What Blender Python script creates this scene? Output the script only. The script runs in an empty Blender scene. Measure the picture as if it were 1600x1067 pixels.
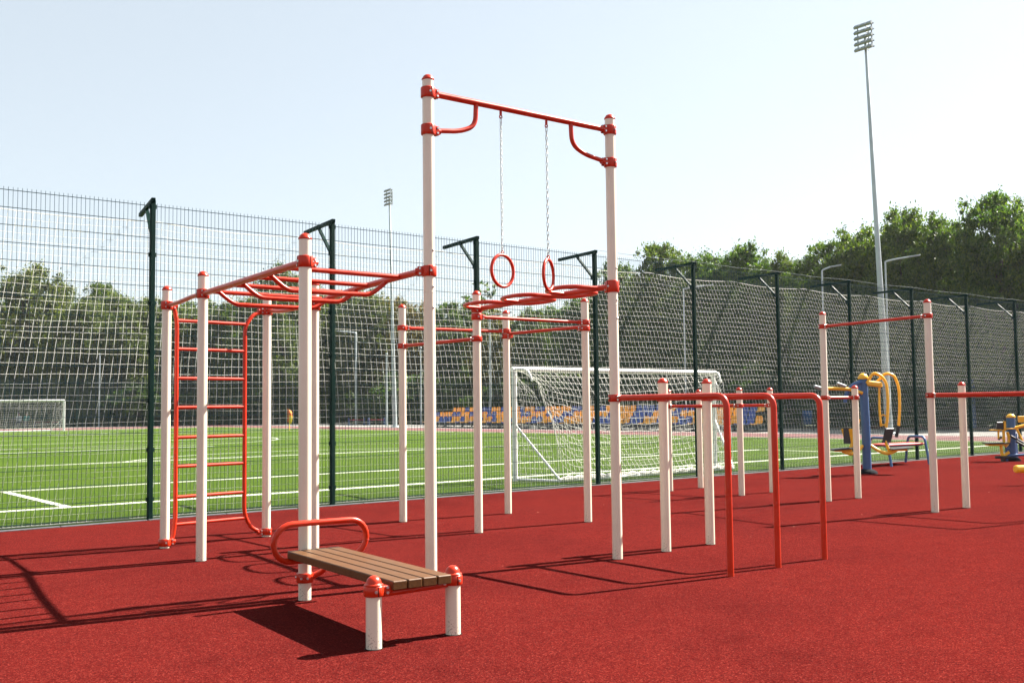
import bpy, math, random
import numpy as np
from mathutils import Vector, Matrix

random.seed(7)
rng = np.random.default_rng(11)
SC = bpy.context.scene
COL = SC.collection
R = math.radians

# ---------------------------------------------------------------- camera
CAMZ = 1.3155
PITCH, ROLL = 0.06409, -0.01203
cam_d = bpy.data.cameras.new('camera')
cam_d.sensor_width = 36.0
cam_d.lens = 36.0 * 1601.4 / 1600.0
cam_d.clip_start = 0.05
cam_d.clip_end = 3000
cam = bpy.data.objects.new('camera', cam_d)
COL.objects.link(cam)
_f = Vector((0, math.cos(PITCH), math.sin(PITCH)))
_u = Vector((0, -math.sin(PITCH), math.cos(PITCH)))
_x = Vector((1, 0, 0))
_r = _x * math.cos(ROLL) + _u * math.sin(ROLL)
_up = _u * math.cos(ROLL) - _x * math.sin(ROLL)
cam.matrix_world = Matrix(((_r.x, _up.x, -_f.x, 0), (_r.y, _up.y, -_f.y, 0), (_r.z, _up.z, -_f.z, CAMZ), (0, 0, 0, 1)))
SC.camera = cam

# ---------------------------------------------------------------- sky, sun, exposure
HAZE = 0.00017
SUN_EL, SUN_AZ = R(43.5), R(29.5)          # azimuth counted from +X towards +Y
SKY_STRENGTH = 0.056
world = bpy.data.worlds.new('World')
SC.world = world
world.use_nodes = True
wn = world.node_tree.nodes
bg = wn['Background']
sky = wn.new('ShaderNodeTexSky')
sky.sky_type = 'NISHITA'
sky.sun_disc = False
sky.sun_elevation = SUN_EL
sky.sun_rotation = math.pi / 2 - SUN_AZ
sky.altitude = 100
sky.air_density = 1.0
sky.dust_density = 1.2
sky.ozone_density = 1.0
hazy = wn.new('ShaderNodeHueSaturation')          # thin white overcast veil over the whole sky
hazy.inputs['Saturation'].default_value = .55
hazy.inputs['Value'].default_value = 1.0
veil = wn.new('ShaderNodeMix'); veil.data_type = 'RGBA'
veil.inputs[0].default_value = .60
veil.inputs[7].default_value = (2.58, 2.95, 3.08, 1)
world.node_tree.links.new(sky.outputs[0], hazy.inputs['Color'])
world.node_tree.links.new(hazy.outputs[0], veil.inputs[6])
world.node_tree.links.new(veil.outputs[2], bg.inputs[0])
bg.inputs[1].default_value = SKY_STRENGTH
sun_d = bpy.data.lights.new('sun', 'SUN')
sun_d.energy = 5.0
sun_d.angle = R(0.55)
sun_d.color = (1.0, 0.94, 0.84)
sun = bpy.data.objects.new('sun', sun_d)
COL.objects.link(sun)
_sd = Vector((math.cos(SUN_EL) * math.cos(SUN_AZ), math.cos(SUN_EL) * math.sin(SUN_AZ), math.sin(SUN_EL)))
sun.rotation_euler = _sd.to_track_quat('Z', 'Y').to_euler()
vs = SC.view_settings
vs.view_transform = 'Standard'
vs.look = 'None'
vs.exposure = 2.2
vs.gamma = 1.0
SC.render.engine = 'CYCLES'
SC.cycles.use_denoising = True
SC.cycles.max_bounces = 6
SC.cycles.transparent_max_bounces = 8
SC.cycles.sample_clamp_indirect = 6.0

# ---------------------------------------------------------------- frames of reference
FANG = 0.675156                              # the fence and the pitch run along this direction
U = np.array([math.cos(FANG), math.sin(FANG)])
V = np.array([-math.sin(FANG), math.cos(FANG)])
A0 = np.array([-1.460, 7.212])
def uv(u, v):
    p = A0 + U * u + V * v
    return np.array([p[0], p[1]])
def uvz(u, v, z=0.0):
    p = uv(u, v)
    return (p[0], p[1], z)

# ---------------------------------------------------------------- mesh builder
class MB:
    def __init__(s):
        s.v = []; s.f = []; s.sm = []; s.mi = []
    def _add(s, vs, fs, smooth=True, mi=0):
        o = len(s.v); s.v.extend([tuple(map(float, p)) for p in vs])
        for f in fs:
            s.f.append([i + o for i in f]); s.sm.append(smooth); s.mi.append(mi)
    def tube(s, pts, r, n=12, mi=0, caps=True, closed=False, smooth=True):
        P = [Vector(p) for p in pts]; m = len(P)
        rr = r if isinstance(r, (list, tuple)) else [r] * m
        T = []
        for i in range(m):
            a = P[(i - 1) % m] if (closed or i > 0) else P[i]
            b = P[(i + 1) % m] if (closed or i < m - 1) else P[i]
            T.append((b - a).normalized())
        ref = Vector((0, 0, 1)) if abs(T[0].z) < 0.9 else Vector((1, 0, 0))
        N = (ref - T[0] * ref.dot(T[0])).normalized()
        vs = []
        for i in range(m):
            N = (N - T[i] * N.dot(T[i])).normalized()
            B = T[i].cross(N)
            for k in range(n):
                a = 2 * math.pi * k / n
                vs.append(P[i] + (N * math.cos(a) + B * math.sin(a)) * rr[i])
        fs = []
        for i in range(m if closed else m - 1):
            j = (i + 1) % m
            for k in range(n):
                k2 = (k + 1) % n
                fs.append((i * n + k, i * n + k2, j * n + k2, j * n + k))
        s._add(vs, fs, smooth, mi)
        if caps and not closed:
            s._add(vs[:n], [tuple(range(n - 1, -1, -1))], False, mi)
            s._add(vs[-n:], [tuple(range(n))], False, mi)
    def lathe(s, c, prof, n=20, mi=0):
        # prof: list of (radius, z) from bottom to top around a vertical axis at c
        vs = []; fs = []
        for r, z in prof:
            for k in range(n):
                a = 2 * math.pi * k / n
                vs.append((c[0] + r * math.cos(a), c[1] + r * math.sin(a), c[2] + z))
        for i in range(len(prof) - 1):
            for k in range(n):
                k2 = (k + 1) % n
                fs.append((i * n + k, i * n + k2, (i + 1) * n + k2, (i + 1) * n + k))
        s._add(vs, fs, True, mi)
    def box(s, c, ax, ay, az, mi=0, bev=0.0):
        # c centre, ax/ay/az half-extent vectors
        c, ax, ay, az = Vector(c), Vector(ax), Vector(ay), Vector(az)
        if bev <= 0:
            vs = [c + ax * i + ay * j + az * k for k in (-1, 1) for j in (-1, 1) for i in (-1, 1)]
            fs = [(0, 2, 3, 1), (4, 5, 7, 6), (0, 1, 5, 4), (2, 6, 7, 3), (0, 4, 6, 2), (1, 3, 7, 5)]
            s._add(vs, fs, False, mi); return
        L = [ax.length, ay.length, az.length]; D = [ax.normalized(), ay.normalized(), az.normalized()]
        vs = []; idx = {}
        for k in (-1, 1):
            for j in (-1, 1):
                for i in (-1, 1):
                    for w in range(3):
                        h = [(L[q] if q == w else L[q] - bev) for q in range(3)]
                        idx[(i, j, k, w)] = len(vs)
                        vs.append(c + D[0] * h[0] * i + D[1] * h[1] * j + D[2] * h[2] * k)
        g = lambda i, j, k, w: idx[(i, j, k, w)]
        fs = []
        for q in (-1, 1):
            fs.append([g(q, -1, -1, 0), g(q, 1, -1, 0), g(q, 1, 1, 0), g(q, -1, 1, 0)])
            fs.append([g(-1, q, -1, 1), g(1, q, -1, 1), g(1, q, 1, 1), g(-1, q, 1, 1)])
            fs.append([g(-1, -1, q, 2), g(1, -1, q, 2), g(1, 1, q, 2), g(-1, 1, q, 2)])
            for p in (-1, 1):
                fs.append([g(q, p, -1, 0), g(q, p, 1, 0), g(q, p, 1, 1), g(q, p, -1, 1)])
                fs.append([g(q, -1, p, 0), g(q, 1, p, 0), g(q, 1, p, 2), g(q, -1, p, 2)])
                fs.append([g(-1, q, p, 1), g(1, q, p, 1), g(1, q, p, 2), g(-1, q, p, 2)])
        for i in (-1, 1):
            for j in (-1, 1):
                for k in (-1, 1):
                    fs.append([g(i, j, k, 0), g(i, j, k, 1), g(i, j, k, 2)])
        # orient outward
        out = []
        for f in fs:
            n = (vs[f[1]] - vs[f[0]]).cross(vs[f[2]] - vs[f[0]])
            m = sum((vs[q] for q in f), Vector()) / len(f) - c
            out.append(f if n.dot(m) > 0 else f[::-1])
        s._add(vs, out, False, mi)
    def ball(s, c, r, n=10, mi=0, sz=1.0):
        prof = [(r * math.cos(a), r * sz * math.sin(a)) for a in [(-90 + 180 * i / (n // 2 + 1)) * math.pi / 180 for i in range(n // 2 + 2)]]
        s.lathe(c, [(max(p[0], 1e-4), p[1]) for p in prof], n, mi)
    def mesh(s, name, mats, origin=(0, 0, 0)):
        me = bpy.data.meshes.new(name)
        o = origin
        me.from_pydata([(p[0] - o[0], p[1] - o[1], p[2] - o[2]) for p in s.v], [], s.f)
        for m in mats: me.materials.append(m)
        me.polygons.foreach_set('use_smooth', s.sm)
        me.polygons.foreach_set('material_index', s.mi)
        me.update()
        return me

WL = {}                                       # world location of every object made here
def place(name, me, parent=None, origin=(0, 0, 0)):
    ob = bpy.data.objects.new(name, me)
    COL.objects.link(ob)
    WL[ob.name] = tuple(origin)
    if parent is not None:
        ob.parent = parent
        w = WL[parent.name]
        ob.location = (origin[0] - w[0], origin[1] - w[1], origin[2] - w[2])
    else:
        ob.location = origin
    return ob
def build(name, mb, mats, parent=None, origin=None):
    if not isinstance(mats, (list, tuple)): mats = [mats]
    if origin is None: origin = WL[parent.name] if parent is not None else (0, 0, 0)
    return place(name, mb.mesh(name, mats, origin), parent, origin)
def thing(name, loc, label, cat, group=None):
    ob = place(name, None, None, loc)
    ob.empty_display_size = 0.2
    tag(ob, label, cat, group)
    return ob
def tag(ob, label=None, cat=None, group=None, kind=None):
    if label: ob['label'] = label
    if cat: ob['category'] = cat
    if group: ob['group'] = group
    if kind: ob['kind'] = kind
    return ob
def copy_tree(ob, parent=None):
    c = ob.copy(); COL.objects.link(c)
    if parent is not None: c.parent = parent
    WL[c.name] = WL.get(ob.name, (0, 0, 0))
    for ch in list(ob.children): copy_tree(ch, c)
    return c
def np_mesh(name, verts, quads, mats, smooth=False):
    me = bpy.data.meshes.new(name)
    nv, nf, k = len(verts), len(quads), quads.shape[1]
    me.vertices.add(nv); me.vertices.foreach_set('co', np.asarray(verts, np.float32).ravel())
    me.loops.add(nf * k); me.loops.foreach_set('vertex_index', np.asarray(quads, np.int32).ravel())
    me.polygons.add(nf)
    me.polygons.foreach_set('loop_start', np.arange(0, nf * k, k, dtype=np.int32))
    me.polygons.foreach_set('use_smooth', np.full(nf, smooth))
    for m in mats: me.materials.append(m)
    me.update(calc_edges=True); me.validate()
    return me
def arc(c, r, a0, a1, ex, ey, n=8):
    c, ex, ey = Vector(c), Vector(ex), Vector(ey)
    return [c + ex * (r * math.cos(a0 + (a1 - a0) * i / n)) + ey * (r * math.sin(a0 + (a1 - a0) * i / n)) for i in range(n + 1)]
def rounded(pts, r, n=6):
    # polyline with its inner corners rounded to radius r
    P = [Vector(p) for p in pts]; out = [P[0]]
    for i in range(1, len(P) - 1):
        a, b, c = P[i - 1], P[i], P[i + 1]
        d1 = (a - b); d2 = (c - b)
        q = min(r, d1.length * .49, d2.length * .49)
        s, e = b + d1.normalized() * q, b + d2.normalized() * q
        for k in range(n + 1):
            t = k / n
            out.append(s * (1 - t) ** 2 + b * 2 * t * (1 - t) + e * t * t)
    out.append(P[-1]); return out

# ---------------------------------------------------------------- materials
def nodes(name):
    m = bpy.data.materials.new(name); m.use_nodes = True
    nt = m.node_tree
    return m, nt, nt.nodes, nt.links, nt.nodes['Principled BSDF']
def noise(nt, scale, detail=4, rough=.55, coord='Object', vec_scale=None):
    tc = nt.nodes.new('ShaderNodeTexCoord')
    n = nt.nodes.new('ShaderNodeTexNoise'); n.inputs['Scale'].default_value = scale
    n.inputs['Detail'].default_value = detail; n.inputs['Roughness'].default_value = rough
    if vec_scale:
        mp = nt.nodes.new('ShaderNodeMapping'); mp.inputs['Scale'].default_value = vec_scale
        nt.links.new(tc.outputs[coord], mp.inputs[0]); nt.links.new(mp.outputs[0], n.inputs['Vector'])
    else:
        nt.links.new(tc.outputs[coord], n.inputs['Vector'])
    return n
def ramp(nt, src, stops):
    r = nt.nodes.new('ShaderNodeValToRGB')
    el = r.color_ramp.elements
    while len(el) < len(stops): el.new(0.5)
    for e, (p, c) in zip(el, stops):
        e.position = p; e.color = (c[0], c[1], c[2], 1) if not isinstance(c, (int, float)) else (c, c, c, 1)
    nt.links.new(src, r.inputs[0]); return r
def mix(nt, a, b, fac, mode='MIX'):
    m = nt.nodes.new('ShaderNodeMix'); m.data_type = 'RGBA'; m.blend_type = mode
    for sock, val in ((6, a), (7, b)):
        if hasattr(val, 'is_output'): nt.links.new(val, m.inputs[sock])
        else: m.inputs[sock].default_value = (*val, 1)
    if hasattr(fac, 'is_output'): nt.links.new(fac, m.inputs[0])
    else: m.inputs[0].default_value = fac
    return m.outputs[2]
def bump(nt, h, strength, dist, bs):
    b = nt.nodes.new('ShaderNodeBump'); b.inputs['Strength'].default_value = strength; b.inputs['Distance'].default_value = dist
    nt.links.new(h, b.inputs['Height']); nt.links.new(b.outputs[0], bs.inputs['Normal']); return b
def paint(name, col, rough=.35, coat=.0, var=.12, scale=6, bumpy=.0, metallic=0.0, spec=.5):
    m, nt, nd, lk, bs = nodes(name)
    n = noise(nt, scale, 5)
    c0 = tuple(x * (1 - var) for x in col); c1 = tuple(min(1, x * (1 + var * .6)) for x in col)
    r = ramp(nt, n.outputs[0], [(.3, c0), (.7, c1)])
    lk.new(r.outputs[0], bs.inputs['Base Color'])
    rr = ramp(nt, n.outputs[0], [(.3, rough * .85), (.75, min(1, rough * 1.25))])
    lk.new(rr.outputs[0], bs.inputs['Roughness'])
    bs.inputs['Coat Weight'].default_value = coat; bs.inputs['Coat Roughness'].default_value = .12
    bs.inputs['Metallic'].default_value = metallic; bs.inputs['Specular IOR Level'].default_value = spec
    if bumpy:
        n2 = noise(nt, 260, 2); bump(nt, n2.outputs[0], bumpy, .001, bs)
    return m

def mat_post():
    m, nt, nd, lk, bs = nodes('cream_powder_coat')
    n = noise(nt, 5, 5)
    r = ramp(nt, n.outputs[0], [(.3, (.640, .570, .455)), (.7, (.690, .620, .500))])
    # splashes of dirt near the foot and a few scuffs
    tc = nd.new('ShaderNodeTexCoord'); sep = nd.new('ShaderNodeSeparateXYZ'); lk.new(tc.outputs['Object'], sep.inputs[0])
    mr = nd.new('ShaderNodeMapRange'); mr.inputs['From Min'].default_value = 0; mr.inputs['From Max'].default_value = .20
    mr.inputs['To Min'].default_value = .085; mr.inputs['To Max'].default_value = -.08
    lk.new(sep.outputs['Z'], mr.inputs[0])
    n2 = noise(nt, 95, 3, .7)
    ad = nd.new('ShaderNodeMath'); lk.new(n2.outputs[0], ad.inputs[0]); lk.new(mr.outputs[0], ad.inputs[1])
    k = ramp(nt, ad.outputs[0], [(.62, 0), (.68, .75)])
    n3 = noise(nt, 9, 6, .75)
    k3 = ramp(nt, n3.outputs[0], [(.69, 0), (.73, .35)])
    c1 = mix(nt, r.outputs[0], (.16, .095, .065), k.outputs[0])
    c2 = mix(nt, c1, (.38, .33, .28), k3.outputs[0])
    lk.new(c2, bs.inputs['Base Color'])
    bs.inputs['Roughness'].default_value = .30
    bs.inputs['Coat Weight'].default_value = .5; bs.inputs['Coat Roughness'].default_value = .10
    n4 = noise(nt, 300, 2); bump(nt, n4.outputs[0], .05, .001, bs)
    return m

def mat_rubber():
    m, nt, nd, lk, bs = nodes('red_rubber_granules')
    tc = nd.new('ShaderNodeTexCoord')
    vo = nd.new('ShaderNodeTexVoronoi'); vo.inputs['Scale'].default_value = 155
    lk.new(tc.outputs['Object'], vo.inputs['Vector'])
    vr = ramp(nt, vo.outputs['Color'], [(0, (.020, .0030, .0034)), (.30, (.056, .0058, .0056)), (.70, (.090, .0098, .0084)), (1, (.175, .0300, .0230))])
    sp = noise(nt, 70, 4, .75)
    spk = ramp(nt, sp.outputs[0], [(.30, .35), (.42, .92), (.60, 1.0), (.72, 1.35)])
    c = mix(nt, vr.outputs[0], spk.outputs[0], 1.0, 'MULTIPLY')
    big = noise(nt, .55, 6, .62)
    bk = ramp(nt, big.outputs[0], [(.30, (.80, .82, .86)), (.5, (1, 1, 1)), (.7, (1.08, 1.06, 1.02))])
    c = mix(nt, c, bk.outputs[0], 1.0, 'MULTIPLY')
    mid = noise(nt, 4.5, 6, .7)
    mk = ramp(nt, mid.outputs[0], [(.34, .88), (.5, 1.0), (.68, 1.06)])
    c = mix(nt, c, mk.outputs[0], 1.0, 'MULTIPLY')
    # worn, dusty blotches
    du = noise(nt, 1.7, 8, .75)
    dk = ramp(nt, du.outputs[0], [(.60, 0), (.78, .16)])
    c = mix(nt, c, (.085, .025, .022), dk.outputs[0])
    lk.new(c, bs.inputs['Base Color'])
    bs.inputs['Roughness'].default_value = 1.0
    bs.inputs['Specular IOR Level'].default_value = .0
    bump(nt, vo.outputs['Distance'], .55, .004, bs)
    return m

def mat_turf():
    m, nt, nd, lk, bs = nodes('artificial_turf')
    n = noise(nt, 42, 4, .75)
    r = ramp(nt, n.outputs[0], [(.28, (.022, .046, .0024)), (.5, (.044, .080, .0050)), (.72, (.076, .118, .0095))])
    b = noise(nt, .32, 5, .6)
    bk = ramp(nt, b.outputs[0], [(.3, (.86, .90, .86)), (.7, (1.1, 1.06, 1.02))])
    c = mix(nt, r.outputs[0], bk.outputs[0], 1.0, 'MULTIPLY')
    s = noise(nt, 7, 5, .7)
    sk = ramp(nt, s.outputs[0], [(.3, .82), (.7, 1.14)])
    c = mix(nt, c, sk.outputs[0], 1.0, 'MULTIPLY')
    lk.new(c, bs.inputs['Base Color'])
    bs.inputs['Roughness'].default_value = .8
    bs.inputs['Specular IOR Level'].default_value = .05
    n2 = noise(nt, 120, 3, .8)
    bump(nt, n2.outputs[0], .8, .02, bs)
    return m

def mat_ground(name, stops, scale=3.0, bs_=.4, rough=.95, dist=.02):
    m, nt, nd, lk, bs = nodes(name)
    n = noise(nt, scale, 9, .7)
    r = ramp(nt, n.outputs[0], stops)
    n2 = noise(nt, scale * .07, 4)
    k = ramp(nt, n2.outputs[0], [(.3, .85), (.7, 1.12)])
    c = mix(nt, r.outputs[0], k.outputs[0], 1.0, 'MULTIPLY')
    lk.new(c, bs.inputs['Base Color']); bs.inputs['Roughness'].default_value = rough
    bump(nt, n.outputs[0], bs_, dist, bs)
    return m

def mat_wood():
    m, nt, nd, lk, bs = nodes('brown_plank')
    tc = nd.new('ShaderNodeTexCoord'); oi = nd.new('ShaderNodeObjectInfo')
    mp = nd.new('ShaderNodeMapping'); mp.inputs['Rotation'].default_value = (0, 0, -math.atan2(.56165, .82738))
    lk.new(tc.outputs['Object'], mp.inputs[0])
    m2 = nd.new('ShaderNodeMapping'); m2.inputs['Scale'].default_value = (42, 1.6, 30)
    lk.new(mp.outputs[0], m2.inputs[0])
    va = nd.new('ShaderNodeVectorMath'); va.operation = 'ADD'
    cx = nd.new('ShaderNodeCombineXYZ'); ml = nd.new('ShaderNodeMath'); ml.operation = 'MULTIPLY'; ml.inputs[1].default_value = 37
    lk.new(oi.outputs['Random'], ml.inputs[0]); lk.new(ml.outputs[0], cx.inputs[1])
    lk.new(m2.outputs[0], va.inputs[0]); lk.new(cx.outputs[0], va.inputs[1])
    n = nd.new('ShaderNodeTexNoise'); n.inputs['Scale'].default_value = 2.2; n.inputs['Detail'].default_value = 8; n.inputs['Roughness'].default_value = .65
    lk.new(va.outputs[0], n.inputs['Vector'])
    r = ramp(nt, n.outputs[0], [(.25, (.055, .0215, .0058)), (.5, (.090, .037, .0108)), (.75, (.120, .053, .0165))])
    hs = nd.new('ShaderNodeHueSaturation')
    mr = nd.new('ShaderNodeMapRange'); mr.inputs['To Min'].default_value = .88; mr.inputs['To Max'].default_value = 1.12
    lk.new(oi.outputs['Random'], mr.inputs[0]); lk.new(mr.outputs[0], hs.inputs['Value']); lk.new(r.outputs[0], hs.inputs['Color'])
    lk.new(hs.outputs[0], bs.inputs['Base Color'])
    bs.inputs['Roughness'].default_value = .42
    bs.inputs['Specular IOR Level'].default_value = .22
    bump(nt, n.outputs[0], .25, .002, bs)
    return m

def mat_leaf(name, dark, mid, light, trans=.45):
    m, nt, nd, lk, bs = nodes(name)
    ge = nd.new('ShaderNodeNewGeometry'); oi = nd.new('ShaderNodeObjectInfo')
    r = ramp(nt, ge.outputs['Random Per Island'], [(0, dark), (.5, mid), (1, light)])
    n = noise(nt, .45, 3)
    k = ramp(nt, n.outputs[0], [(.35, (.78, .82, .8)), (.65, (1.16, 1.08, .95))])
    c = mix(nt, r.outputs[0], k.outputs[0], 1.0, 'MULTIPLY')
    hs = nd.new('ShaderNodeHueSaturation')
    mr = nd.new('ShaderNodeMapRange'); mr.inputs['To Min'].default_value = .482; mr.inputs['To Max'].default_value = .512
    lk.new(oi.outputs['Random'], mr.inputs[0]); lk.new(mr.outputs[0], hs.inputs['Hue']); lk.new(c, hs.inputs['Color'])
    lk.new(hs.outputs[0], bs.inputs['Base Color'])
    bs.inputs['Roughness'].default_value = .5; bs.inputs['Specular IOR Level'].default_value = .35
    tr = nd.new('ShaderNodeBsdfTranslucent')
    tc = mix(nt, hs.outputs[0], (1.35, 1.45, .55), 1.0, 'MULTIPLY'); lk.new(tc, tr.inputs[0])
    ms = nd.new('ShaderNodeMixShader'); ms.inputs[0].default_value = trans
    lk.new(bs.outputs[0], ms.inputs[1]); lk.new(tr.outputs[0], ms.inputs[2])
    lk.new(ms.outputs[0], nd['Material Output'].inputs[0])
    return m

M = dict(
    post=mat_post(),
    red=paint('red_powder_coat', (.45, .0215, .0030), .34, .06, .10, 7, spec=.3),
    steel=paint('zinc_bolt', (.55, .55, .54), .32, 0, .15, 20, metallic=.9),
    chain=paint('galvanised_chain', (.42, .44, .42), .38, 0, .25, 30, metallic=.85),
    flange=paint('dull_black_flange', (.010, .011, .014), .9, 0, .3, 9, spec=.06),
    gap=paint('dirty_gap', (.018, .008, .008), .95, 0, .5, 60, spec=.05),
    rubber=mat_rubber(), turf=mat_turf(), wood=mat_wood(),
    fgreen=paint('dark_green_fence_coat', (.0022, .0190, .0150), .6, 0, .25, 5, spec=.08),
    wire=paint('green_wire_coat', (.008, .038, .050), .5, 0, .2, 8, spec=.2),
    net=paint('white_net_cord', (.88, .88, .84), .8, 0, .12, 3),
    goalnet=paint('white_goal_cord', (.86, .85, .80), .8, 0, .10, 3),
    white=paint('white_goal_paint', (.80, .80, .78), .4, .1, .08, 3),
    line=paint('white_line_fibre', (.42, .45, .36), .85, 0, .18, 14),
    galv=paint('galvanised_pole', (.40, .45, .46), .45, 0, .18, 1.5, metallic=.35),
    lampgrey=paint('lamp_housing_grey', (.26, .30, .31), .5, 0, .2, 2),
    glass=paint('lamp_glass', (.30, .33, .33), .15, .4, .1, 2),
    blue=paint('blue_powder_coat', (.022, .090, .24), .35, .25, .12, 6),
    yellow=paint('yellow_powder_coat', (.85, .45, .010), .35, .25, .10, 6),
    black=paint('black_plastic', (.012, .013, .016), .45, 0, .2, 9),
    redboard=paint('red_seat_board', (.55, .030, .035), .45, .1, .1, 6),
    seatblue=paint('blue_seat_plastic', (.035, .085, .36), .45, .1, .15, 3),
    seatorange=paint('orange_seat_plastic', (.92, .42, .02), .45, .1, .12, 3),
    darksteel=paint('dark_stand_steel', (.03, .036, .036), .55, 0, .3, 3),
    concrete=mat_ground('kerb_concrete', [(.3, (.045, .048, .055)), (.6, (.085, .09, .10)), (.8, (.13, .135, .145))], 25, .3, .9, .004),
    track=mat_ground('red_running_track', [(.3, (.085, .022, .022)), (.6, (.12, .033, .032)), (.8, (.15, .046, .042))], 9, .2),
    path=mat_ground('pale_paving', [(.3, (.15, .14, .13)), (.6, (.20, .19, .175)), (.8, (.24, .225, .205))], 6, .2),
    soil=mat_ground('grassy_soil', [(.3, (.018, .026, .008)), (.55, (.034, .042, .013)), (.75, (.06, .055, .027))], 2.2, .6),
    clay=mat_ground('brown_clay_strip', [(.3, (.06, .026, .016)), (.6, (.09, .038, .024)), (.8, (.12, .055, .035))], 4, .3),
    bark=mat_ground('bark', [(.3, (.03, .024, .018)), (.6, (.07, .055, .04)), (.8, (.12, .10, .075))], 9, .8),
    flag=paint('orange_flag_cloth', (.80, .16, .02), .8, 0, .1, 9),
    flagyellow=paint('yellow_flag_cloth', (.80, .55, .03), .8, 0, .1, 9),
    shirtwhite=paint('white_cotton', (.62, .63, .66), .9, 0, .15, 9),
    shirtteal=paint('teal_cotton', (.05, .34, .28), .9, 0, .15, 9),
    skin=paint('skin', (.50, .28, .19), .6, 0, .1, 9),
    trousers=paint('dark_cotton', (.05, .06, .09), .9, 0, .2, 9),
    hair=paint('brown_hair', (.06, .035, .02), .7, 0, .2, 9),
    dryleaf=paint('dry_leaf', (.16, .085, .035), .8, 0, .3, 20),
    leaf_a=mat_leaf('maple_leaf', (.020, .048, .008), (.048, .098, .013), (.120, .166, .022)),
    leaf_b=mat_leaf('willow_leaf', (.030, .052, .014), (.062, .096, .024), (.122, .152, .040)),
    leaf_c=mat_leaf('yellowing_leaf', (.055, .055, .010), (.110, .098, .014), (.185, .145, .020)),
    leaf_d=mat_leaf('dark_green_leaf', (.018, .044, .011), (.038, .080, .018), (.072, .110, .026)),  # darker leaf greens for the second-row trees and the shrubs
)

def translucent(mat, col, f):
    nt = mat.node_tree; tr = nt.nodes.new('ShaderNodeBsdfTranslucent'); tr.inputs[0].default_value = (*col, 1)
    ms = nt.nodes.new('ShaderNodeMixShader'); ms.inputs[0].default_value = f
    nt.links.new(nt.nodes['Principled BSDF'].outputs[0], ms.inputs[1]); nt.links.new(tr.outputs[0], ms.inputs[2])
    nt.links.new(ms.outputs[0], nt.nodes['Material Output'].inputs[0])
translucent(M['net'], (.86, .86, .80), .5); translucent(M['goalnet'], (.88, .88, .86), .45)
# ---------------------------------------------------------------- the setting
def sheet(name, pts, z, mat, kind='structure'):
    me = bpy.data.meshes.new(name)
    me.from_pydata([(p[0], p[1], z) for p in pts], [], [list(range(len(pts)))])
    me.materials.append(mat); me.update()
    ob = place(name, me); tag(ob, kind=kind); return ob
def uvrect(u0, u1, v0, v1): return [uv(u0, v0), uv(u1, v0), uv(u1, v1), uv(u0, v1)]

FV = 6.06                                     # the fence line
tag(sheet('terrain', [(-300, -120), (300, -120), (300, 420), (-300, 420)], -.03, M['soil']), 'grassy earth under the trees around the sports ground')
tag(sheet('rubber_floor', uvrect(-40, 60, -40, FV - .045), 0.0, M['rubber']), 'red rubber granule floor under the workout frames')
tag(sheet('pitch', uvrect(-36, 30.5, FV + .045, 74.8), -.004, M['turf']), 'green artificial turf football pitch behind the fence')
trk = MB()
for (a, b, c_, d) in ((30.5, 35.2, -10, 88), (-36, 30.5, 76.5, 88)):
    q = uvrect(a, b, c_, d); trk._add([(p[0], p[1], -.008) for p in q], [(0, 1, 2, 3)], False)
ob = build('running_track', trk, M['track']); tag(ob, 'red running track round the far edge of the pitch', kind='structure')
pth = MB()
for (a, b, c_, d) in ((35.2, 42.5, -10, 88), (-36, 42.5, 88, 90), (-36, 30.5, 74.8, 76.5)):
    q = uvrect(a, b, c_, d); pth._add([(p[0], p[1], -.010) for p in q], [(0, 1, 2, 3)], False)
ob = build('path', pth, M['path']); tag(ob, 'pale paved path beyond the running track', kind='structure')
tag(sheet('clay_strip', uvrect(45.0, 52.5, -30, 26), -.012, M['clay']), 'brown clay strip between the path and the trees')

# kerb along the fence: one stone after the other
kerb = place('kerb', None, None, uvz(0, FV, 0)); tag(kerb, 'pale concrete kerb stones along the foot of the fence', kind='structure')
kb = MB(); kb.box((0, 0, -.045), tuple(U * .4955) + (0,), tuple(V * .043) + (0,), (0, 0, .06), bev=.006)
kme = kb.mesh('kerb_stone', [M['concrete']])
for i in range(-6, 34):
    o = bpy.data.objects.new('kerb_stone', kme); COL.objects.link(o); o.parent = kerb
    o.location = (U[0] * (i + .5), U[1] * (i + .5), random.uniform(-.003, .002))
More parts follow.
